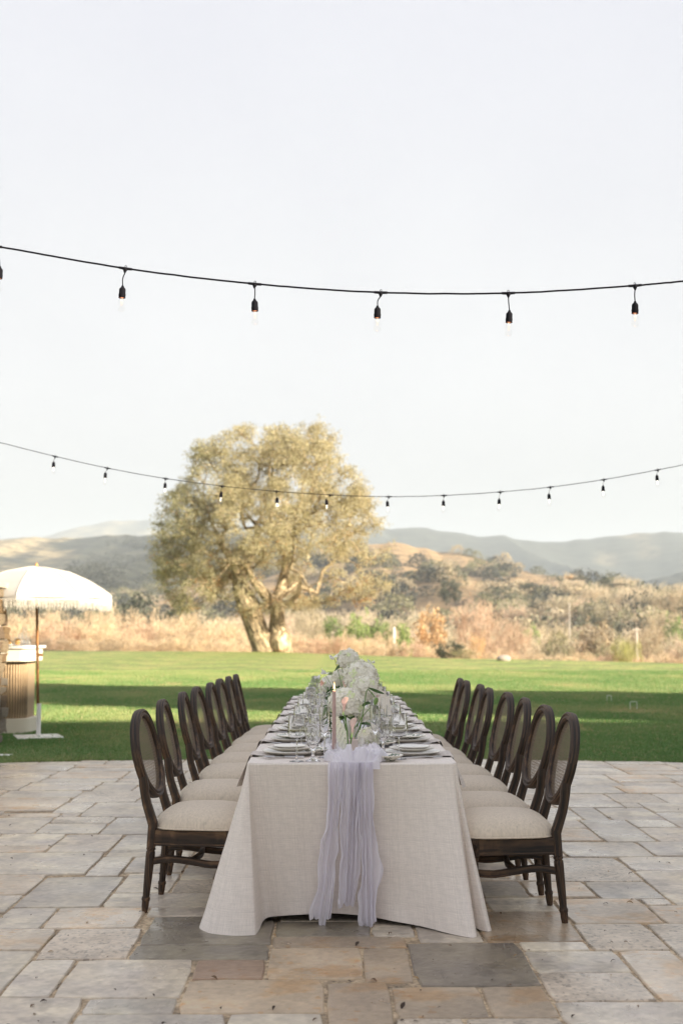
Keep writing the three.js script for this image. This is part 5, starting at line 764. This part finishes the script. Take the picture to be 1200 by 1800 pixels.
// ---------------------------------------------------------------- strings of lamps
{
  const rubber = M(0.004, 0.004, 0.008, 0.9, { specularIntensity: 0.4 }), brassIn = M(0.75, 0.36, 0.12, 0.35, { metalness: 0.8 }), bulbM = M(1, 1, 1, 0.015, { transmission: 1, thickness: 0, ior: 1.7 }), fil = new THREE.MeshStandardMaterial({ color: 0x000000, emissive: rgb(1, 0.72, 0.5), emissiveIntensity: 0.3, roughness: 1 });
  const bulbGeo = lathe([[0.011, 0], [0.0125, -0.012], [0.018, -0.03], [0.0215, -0.048], [0.021, -0.062], [0.016, -0.075], [0.008, -0.082], [0.0001, -0.0835]], 24), sockGeo = lathe([[0.0001, 0.058], [0.006, 0.057], [0.0075, 0.05], [0.016, 0.04], [0.0172, 0.034], [0.0172, 0.013], [0.0188, 0.012], [0.0188, 0.004], [0.018, 0.003], [0.018, -0.009], [0.0145, -0.009], [0.0145, 0.004]], 24), inGeo = lathe([[0.0001, 0.003], [0.0138, 0.003], [0.0138, -0.006], [0.011, -0.007]], 20);
  const filGeo = merge([tube([V(-0.003, 0, 0), V(-0.003, -0.05, 0)], 0.0011, 6), tube([V(0.003, 0, 0), V(0.003, -0.05, 0)], 0.0011, 6)]);
  const tGeo = (a) => { const g = merge([tube([V(-0.036, 0, 0), V(-0.034, 0, 0), V(-0.012, -0.001, 0), V(0.012, -0.001, 0), V(0.034, 0, 0), V(0.036, 0, 0)], [0.0045, 0.0068, 0.0075, 0.0075, 0.0068, 0.0045], 10), tube([V(0, -0.001, 0), V(-0.0005, -0.012, 0), V(-0.001, -0.024, 0)], [0.013, 0.01, 0.004], 10), mv(new THREE.TorusGeometry(0.0048, 0.0016, 6, 14), 0, 0.0105, 0)]); return g.rotateZ(a); };
  const string = (name, label, pts, drops, r, glow) => {
    const t = thing(name, label, 'string lights', [pts[0].x, pts[0].y, pts[0].z]), o = t.position.clone(), cv = new THREE.CatmullRomCurve3(pts.map((p) => p.clone().sub(o))), R = rng(drops.length * 7);
    part('cable', tube(cv.getPoints(160).map((p, i) => p.add(V(0, 0.0016 * Math.sin(i * 1.3) * (R() - 0.2), 0))), r, 8), rubber, t);
    for (const [px, py, bx, by, d] of drops) {
      const a = P(px, py, d).sub(o), b = P(bx, by, d).sub(o), n = V(b.x - a.x, 0, 0), s = Math.atan2(cv.getPoints(40)[1].y, 1) * 0 + (pts[1].y - pts[0].y) * 0; // hangs from the cable
      let near = 0, bd = 9; for (let q = 0; q <= 200; q++) { const p = cv.getPoint(q / 200); if (Math.abs(p.x - a.x) < bd) { bd = Math.abs(p.x - a.x); near = q / 200; } } const on = cv.getPoint(near), tg = cv.getTangent(near);
      const c = part('connector', tGeo(Math.atan2(tg.y, tg.x)), rubber, t); c.position.copy(on);
      const lean = (R() - 0.5) * 0.16 + n.x * -0.6, sock = V(on.x + n.x, b.y, on.z);
      part('drop_wire', tube(curvePts([on.clone().add(V(0, -0.02, 0)), V(on.x + n.x * 0.85, mix(on.y - 0.02, sock.y + 0.056, 0.45), on.z), V(sock.x + Math.sin(lean) * -0.056, sock.y + 0.056, on.z)], 10), r * 0.62, 6), rubber, t);
      const k = part('socket', sockGeo, rubber, t); k.position.copy(sock); k.rotation.z = lean;
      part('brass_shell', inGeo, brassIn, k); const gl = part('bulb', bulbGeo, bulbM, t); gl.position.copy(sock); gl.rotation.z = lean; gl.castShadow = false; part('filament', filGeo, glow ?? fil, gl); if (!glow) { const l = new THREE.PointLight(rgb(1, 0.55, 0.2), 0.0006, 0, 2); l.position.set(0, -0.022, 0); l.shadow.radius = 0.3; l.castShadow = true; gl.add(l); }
    }
  };
  const D1 = 6.45, D2 = 13.6;
  string('light_string', 'near black string of clear bulbs hanging high across the sky', [[-260, 392], [-120, 414], [0, 434], [221, 472], [448, 499], [669, 514], [893, 515], [1110, 502], [1200, 494], [1330, 480], [1500, 456]].map(([x, y]) => P(x, y, D1)),
    [[-4, 433, 2, 487, D1], [221, 472, 215, 521, D1], [448, 499, 448, 544, D1], [674, 514, 668, 556, D1], [894, 515, 895, 564, D1], [1113, 502, 1113, 548, D1]], 0.005);
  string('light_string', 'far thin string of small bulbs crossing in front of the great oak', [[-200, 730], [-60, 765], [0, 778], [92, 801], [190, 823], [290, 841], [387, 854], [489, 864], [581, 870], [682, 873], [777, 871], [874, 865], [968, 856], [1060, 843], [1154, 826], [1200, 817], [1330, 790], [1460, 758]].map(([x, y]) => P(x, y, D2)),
    [[94, 802, 91, 820, D2], [192, 824, 188, 839, D2], [291, 842, 290, 857, D2], [389, 855, 387, 873, D2], [489, 864, 490, 883, D2], [584, 870, 578, 886, D2], [684, 873, 682, 889, D2], [778, 871, 777, 888, D2], [875, 865, 873, 885, D2], [969, 856, 967, 876, D2], [1061, 843, 1060, 862, D2], [1155, 826, 1154, 843, D2]], 0.0036, new THREE.MeshStandardMaterial({ color: 0x000000, emissive: rgb(1, 0.9, 0.75), emissiveIntensity: 1.4, roughness: 1 }));  // strong filament glow stands in for bright sky refracted by the far bulbs
}

// ---------------------------------------------------------------- parasol, bar and stone pier on the lawn
{
  const D = 16.5, foot = P(68, 1296, D), top = P(65, 993, D), canvas = M(0.62, 0.6, 0.57, 0.9, { transmission: 0.3, thickness: 0, side: THREE.DoubleSide }), wood = M(0.66, 0.33, 0.11, 0.4, { map: rep(grain, 3, 2) }), white = M(0.8, 0.79, 0.77, 0.5);
  const t = thing('parasol', 'white fringed parasol on a varnished wooden pole with a white base plate', 'parasol', [foot.x, groundY(foot.x, D), -D]), H = top.y - t.position.y, tip = V(top.x - foot.x, H, 0);
  const RAD = 1.0, N = 8, prof = [[0, 0], [0.12, -0.012], [0.44, -0.075], [0.7, -0.19], [0.88, -0.3], [0.965, -0.36], [1, -0.4], [1.0, -0.46]];
  const pr = (v) => { const f = v * (prof.length - 1), i = Math.min(Math.floor(f), prof.length - 2), q = f - i; return [mix(prof[i][0], prof[i + 1][0], q), mix(prof[i][1], prof[i + 1][1], q)]; };
  const A0 = Math.PI / 2; // a seam faces the terrace
  for (let k = 0; k < N; k++) part('canopy_panel', surf(12, 28, (u, v) => { const a = A0 + ((k + u) / N) * 6.2832, c = Math.cos(Math.PI / N) / Math.cos((u - 0.5) * (6.2832 / N)), [r, y] = pr(v), sag = 0.03 * Math.sin(u * Math.PI) * smooth(0.2, 0.8, v); return [tip.x + Math.cos(a) * r * RAD * mix(1, c, 0.85), tip.y - 0.02 + y * RAD + (v < 0.9 ? -sag : sag * -1 + 0.035 * Math.sin(u * Math.PI)), Math.sin(a) * r * RAD * mix(1, c, 0.85), u, v]; }), canvas, t);
  const R = rng(12), fr = [];
  for (let i = 0; i < 620; i++) { const u = i / 620, a = A0 + u * 6.2832, f = (u * N) % 1, c = mix(1, Math.cos(Math.PI / N) / Math.cos((f - 0.5) * (6.2832 / N)), 0.85) * RAD, y = tip.y - 0.02 - 0.46 + (0.035 - 0.03) * Math.sin(f * Math.PI), l = 0.09 + R() * 0.05, x = tip.x + Math.cos(a) * c, z = Math.sin(a) * c; fr.push(tube([V(x, y + 0.01, z), V(x + (R() - 0.5) * 0.012, y - l * 0.5, z + (R() - 0.5) * 0.012), V(x + (R() - 0.5) * 0.02, y - l, z + (R() - 0.5) * 0.02)], [0.0032, 0.003, 0.0022], 3, false)); }
  part('fringe', fr, M(0.74, 0.7, 0.64, 0.95), t).userData.kind = 'stuff';
  const at = (y) => V(tip.x * (y / H), y, 0);
  part('pole', tube([at(0.42), at(1.0), at(H + 0.0)], 0.019, 12), wood, t); part('finial', mv(lathe([[0.018, 0], [0.024, 0.008], [0.014, 0.02], [0.017, 0.03], [0.0001, 0.042]], 14), tip.x, tip.y - 0.012, 0), M(0.6, 0.3, 0.1, 0.4), t);
  part('clamp', mv(box(0.07, 0.035, 0.035, 0.035, 0, 0, 0.006), at(1.08).x, 1.08, 0), wood, t);
  for (let k = 0; k < N; k++) { const a = A0 + (k / N) * 6.2832; part('seam', tube(prof.slice(0, 7).map(([q, y]) => V(tip.x + Math.cos(a) * q * 1.002, tip.y - 0.018 + y, Math.sin(a) * q * 1.002)), 0.0045, 6, false), M(0.5, 0.47, 0.43, 0.9), t); part('rib', tube([V(tip.x, tip.y - 0.05, 0), V(tip.x + Math.cos(a) * 0.5, tip.y - 0.125, Math.sin(a) * 0.5), V(tip.x + Math.cos(a) * 0.97, tip.y - 0.42, Math.sin(a) * 0.97)], 0.007, 6), white, t); }
  part('base_tube', tube([V(0, 0.02, 0), V(0, 0.45, 0)], 0.029, 14), white, t); part('base_plate', box(0.58, 0.02, 0.58, 0, 0.022, 0, 0.004).rotateY(0.35), white, t);
}
{
  const d = 17.1, y0 = groundY(-5, d), x1 = P(42, 1200, d).x, cream = M(0.74, 0.68, 0.57, 0.6), slatM = M(0.8, 0.63, 0.44, 0.6, { map: rep(grain, 3, 1) }), t = thing('bar_counter', 'cream topped bar counter faced with round wooden slats at the picture edge', 'bar', [x1, y0, -d]);
  const plan = (w, dep, r) => { const s = new THREE.Shape(); s.moveTo(-2.4, 0); s.lineTo(w - r, 0); s.absarc(w - r, r, r, -Math.PI / 2, 0, false); s.lineTo(w, dep); s.lineTo(-2.4, dep); return s; };
  const solid = (w, dep, r, y, h, z) => mv(new THREE.ExtrudeGeometry(plan(w, dep, r), { depth: h, bevelEnabled: true, bevelSize: 0.006, bevelThickness: 0.006, bevelSegments: 2, curveSegments: 14 }).rotateX(-Math.PI / 2), 0, y, z);
  part('plinth', solid(0.06, 0.66, 0.22, 0.006, 0.2, 0.04), cream, t); part('body', solid(0, 0.6, 0.18, 0.21, 0.78, 0), M(0.42, 0.3, 0.19, 0.7), t); part('fascia', solid(0.09, 0.72, 0.14, 0.985, 0.16, 0.07), cream, t); part('counter_top', solid(0.13, 0.78, 0.15, 1.158, 0.028, 0.1), M(0.8, 0.78, 0.74, 0.3), t);
  const slat = new THREE.CylinderGeometry(0.0125, 0.0125, 0.776, 10).translate(0, 0.6, 0);
  for (let i = 0; i < 46; i++) { const s = i * 0.0345, q = s - 0.12, arc = Math.PI * 0.5 * 0.18; let x, z; if (s < arc) { const a = (s / arc) * Math.PI / 2; x = -0.18 + Math.cos(a) * 0.185; z = -0.18 + Math.sin(a) * 0.185; } else { x = -0.18 - (s - arc); z = 0.006; } const m = part('slat', slat, slatM, t); m.position.set(x, 0, z); }
  const cy = y0 + 1.194, gl = lathe([[0, 0.003], [0.026, 0.003], [0.032, 0.085], [0.034, 0.085], [0.029, 0], [0, 0]], 20), juice = M(0.78, 0.45, 0.14, 0.3);
  const pos = (px, py) => { const p = P(px, py, d + 0.2); return p; };
  const stack = [[28, 0], [36, 0], [43, 0], [48, 0], [33, 1], [40, 1], [47, 1], [41, 2]], names = ['tumbler in the bottom row nearest the orange drinks', 'tumbler second in the bottom row of the glass pyramid', 'tumbler third in the bottom row of the glass pyramid', 'tumbler at the outer end of the bottom row of the glass pyramid', 'tumbler in the middle row of the glass pyramid over the drinks', 'tumbler in the centre of the middle row of the glass pyramid', 'tumbler at the outer end of the middle row of the glass pyramid', 'tumbler on the very top of the glass pyramid'];
  stack.forEach(([px, k], i) => { const g = tag(part('tumbler', gl, glassM), `clear ${names[i]}`, 'glass', 'tumblers stacked on the bar'); g.position.set(pos(px, 1130).x, cy + k * 0.088, -(d + 0.3)); });
  [[23, 0], [38, 1]].forEach(([px, i]) => { const g = tag(part('drink_glass', lathe([[0, 0.003], [0.03, 0.003], [0.042, 0.04], [0.036, 0.11], [0.034, 0.11], [0.038, 0.04], [0, 0.006]], 20), glassM), ['orange drink in a glass half hidden by the stone pier', 'orange drink in a glass before the pyramid of tumblers'][i], 'drink', 'orange drinks on the bar'); g.position.set(pos(px, 1130).x, cy, -(d - 0.0)); part('juice', lathe([[0, 0.008], [0.029, 0.008], [0.037, 0.04], [0.034, 0.095], [0, 0.095]], 20), juice, g); });
  const tr = tag(part('white_tray', box(0.3, 0.02, 0.2, 0, 0.01, 0, 0.006), M(0.8, 0.79, 0.77, 0.5)), 'flat white tray on the bar beside the drinks', 'tray'); tr.position.set(pos(12, 1130).x, cy, -(d - 0.02));
}
{
  const d = 15, xr = P(14, 1040, d).x - 0.24, y0 = -0.05, t = thing('stone_pier', 'rough golden stone pier with a grey capstone at the edge of the picture', 'pier', [xr, y0, -d]), R = rng(55), Hh = P(0, 1031, d).y - y0;
  part('mortar_core', mv(new THREE.BoxGeometry(1.1, Hh, 0.7), -0.565, Hh / 2, -0.36), M(0.5, 0.45, 0.38, 0.95), t);
  const mats = [[0.46, 0.33, 0.19], [0.52, 0.43, 0.31], [0.4, 0.28, 0.17], [0.54, 0.49, 0.42], [0.5, 0.46, 0.41], [0.34, 0.26, 0.19]].map((c) => M(...c, 0.9, { map: rep(stoneTex[2], 3), bumpMap: rep(stoneBump, 3), bumpScale: 0.02 }));
  const block = (w, h, dd) => { const g = new THREE.BoxGeometry(w, h, dd, 3, 2, 3), p = g.attributes.position, s = R() * 50; for (let i = 0; i < p.count; i++) { const v = V().fromBufferAttribute(p, i), k = 0.024; p.setXYZ(i, v.x * (1 - 0.1 * Math.abs(v.y / h) ** 2) + k * noise3(v.x * 14 + s, v.y * 14, v.z * 14), v.y + k * noise3(v.x * 14, v.y * 14 + s, v.z * 14) * 0.8, v.z + k * 1.4 * noise3(v.x * 12, v.y * 12, v.z * 12 + s)); } g.computeVertexNormals(); return g; };
  let y = 0.02; while (y < Hh - 0.05) { const h = Math.min(0.09 + R() * 0.1, Hh - y - 0.006), low = y < 0.75; let x = 0.0; while (x > -1.0) { const w = 0.16 + R() * 0.24; const b = part('stone', block(w - 0.022, h - 0.022, 0.16), mats[low && R() < 0.7 ? 3 + Math.floor(R() * 2) : Math.floor(R() * 6)], t); b.position.set(x - w / 2 + 0.012 + R() * 0.02, y + h / 2, -0.055 + R() * 0.02); x -= w; }
    let z = -0.14; while (z > -0.68) { const w = 0.16 + R() * 0.2; const b = part('stone', block(0.14, h - 0.022, w - 0.022), mats[low && R() < 0.7 ? 3 + Math.floor(R() * 2) : Math.floor(R() * 6)], t); b.position.set(-0.05 + R() * 0.025, y + h / 2, z - w / 2); z -= w; } y += h; }
  const cap = part('capstone', (() => { const g = new RoundedBoxGeometry(1.24, 0.075, 0.86, 3, 0.014), p = g.attributes.position; for (let i = 0; i < p.count; i++) { const v = V().fromBufferAttribute(p, i); p.setXYZ(i, v.x + 0.012 * noise3(v.x * 6, v.y * 20, v.z * 6), v.y + 0.008 * noise3(v.x * 7, 3, v.z * 7), v.z + 0.012 * noise3(v.x * 6, 8, v.z * 6)); } g.computeVertexNormals(); return g; })(), M(0.55, 0.51, 0.45, 0.85, { map: rep(stoneTex[1], 2) }), t); cap.position.set(-0.56, Hh + 0.037, -0.36);
  const sign = tag(part('flat_stone', box(0.32, 0.03, 0.12, 0, 0, 0, 0.01), M(0.7, 0.68, 0.64, 0.8)), 'small flat white stone lying in the grass near the terrace corner', 'stone'); sign.position.set(P(-4, 1332, 14.0).x, 0.01, -14);
}
{ // croquet hoops
  const hoop = (px, py, d, w, h, label) => { const p = P(px, py, d), y = groundY(p.x, d), t = thing('croquet_hoop', label, 'croquet hoop', [p.x, y - 0.02, -d], 0.25, 'white croquet hoops'); part('wire', tube(curvePts([V(-w, 0, 0), V(-w, h * 0.6, 0), V(-w * 0.98, h * 0.97, 0), V(-w * 0.85, h, 0), V(w * 0.85, h, 0), V(w * 0.98, h * 0.97, 0), V(w, h * 0.6, 0), V(w, 0, 0)], 40), 0.0055, 8), M(0.6, 0.62, 0.58, 0.4), t); };
  hoop(1113, 1246, 22.4, 0.066, 0.16, 'nearer and wider white wire croquet hoop on the lawn'); hoop(1070, 1233, 24.8, 0.045, 0.14, 'farther and narrower white wire croquet hoop on the lawn');
  const rk = P(885, 1163, 56.5), g = new THREE.IcosahedronGeometry(0.25, 2).scale(1.3, 0.7, 1); { const p = g.attributes.position; for (let i = 0; i < p.count; i++) { const v = V().fromBufferAttribute(p, i), s = 1 + 0.3 * noise3(v.x * 4, v.y * 4, v.z * 4); p.setXYZ(i, v.x * s, v.y * s, v.z * s); } g.computeVertexNormals(); }
  const rock = tag(part('boulder', g, M(0.36, 0.31, 0.27, 0.9)), 'pale rounded boulder at the far edge of the lawn', 'rock'); rock.position.set(rk.x, groundY(rk.x, 56.5) + 0.1, -56.5);
}
{ // small things in the valley
  const d = 330, p = P(942, 1143, d), y = groundY(p.x, d) + 0.0, w = (34 / FPX) * d, shed = thing('white_shed', 'low white shed with dark openings among the valley trees', 'shed', [p.x, Math.max(y, p.y - 0.4), -d]), wm = M(0.75, 0.75, 0.76, 0.8);
  part('wall', box(w, 1.7, 3, 0, 0.85, 0, 0), wm, shed); part('roof', new THREE.ExtrudeGeometry(new THREE.Shape([new THREE.Vector2(-1.7, 0), new THREE.Vector2(1.7, 0), new THREE.Vector2(0, 0.6)]), { depth: w + 0.4, bevelEnabled: false }).rotateY(Math.PI / 2).translate(-w / 2 - 0.2, 1.72, 0), M(0.55, 0.53, 0.52, 0.8), shed);
  for (const [x, ww] of [[-w * 0.3, 0.7], [w * 0.25, 0.9]]) part('window', box(ww, 0.8, 0.06, x, 1.0, 1.52, 0), M(0.06, 0.06, 0.07, 0.4), shed);
  const pole = (px, top, base, dd, r, label, arm) => { const a = P(px, base, dd), b = P(px, top, dd), y0 = groundY(a.x, dd), t = thing('utility_pole', label, 'pole', [a.x, y0, -dd]); part('pole', tube([V(0, 0, 0), V(0, b.y - y0, 0)], [r, r * 0.75], 10), M(0.55, 0.5, 0.44, 0.9), t); part('crossarm', box(arm, 0.12, 0.12, 0, b.y - y0 - 0.25, 0.1, 0.01), M(0.5, 0.45, 0.4, 0.9), t); };
  pole(1119, 1103, 1160, 150, 0.16, 'pale utility pole standing beside the grey brown oak', 1.0);
  pole(1000, 1060, 1084, 330, 0.16, 'small utility pole on the slope over the grey oak', 1.2);
  const rail = thing('field_fence', 'dark green rail fence along the field before the white shed', 'fence', [P(995, 1146, 120).x, groundY(P(995, 1146, 120).x, 120), -120]); for (const y2 of [0.5, 0.95, 1.35]) part('rail', box(8.5, 0.12, 0.05, 0, y2, 0, 0), M(0.1, 0.14, 0.09, 0.8), rail); for (let i = 0; i < 6; i++) part('post', box(0.12, 1.5, 0.12, -4.2 + i * 1.68, 0.7, 0, 0), M(0.1, 0.13, 0.09, 0.8), rail);
  for (const [i, [px, top]] of [[692, 1102], [695, 1134]].entries()) { const dd = 170 - i * 30, a = P(px, top, dd), y0 = groundY(a.x, dd), o = tag(part('marker_post', tube([V(0, 0, 0), V(0, Math.max(0.8, a.y - y0), 0)], [0.22, 0.16], 8), M(0.8, 0.77, 0.72, 0.7)), ['tall white post between the green row and the orange tree', 'short white post below the orange tree'][i], 'post'); o.position.set(a.x, y0, -dd); }
}
renderer.render(scene, camera);
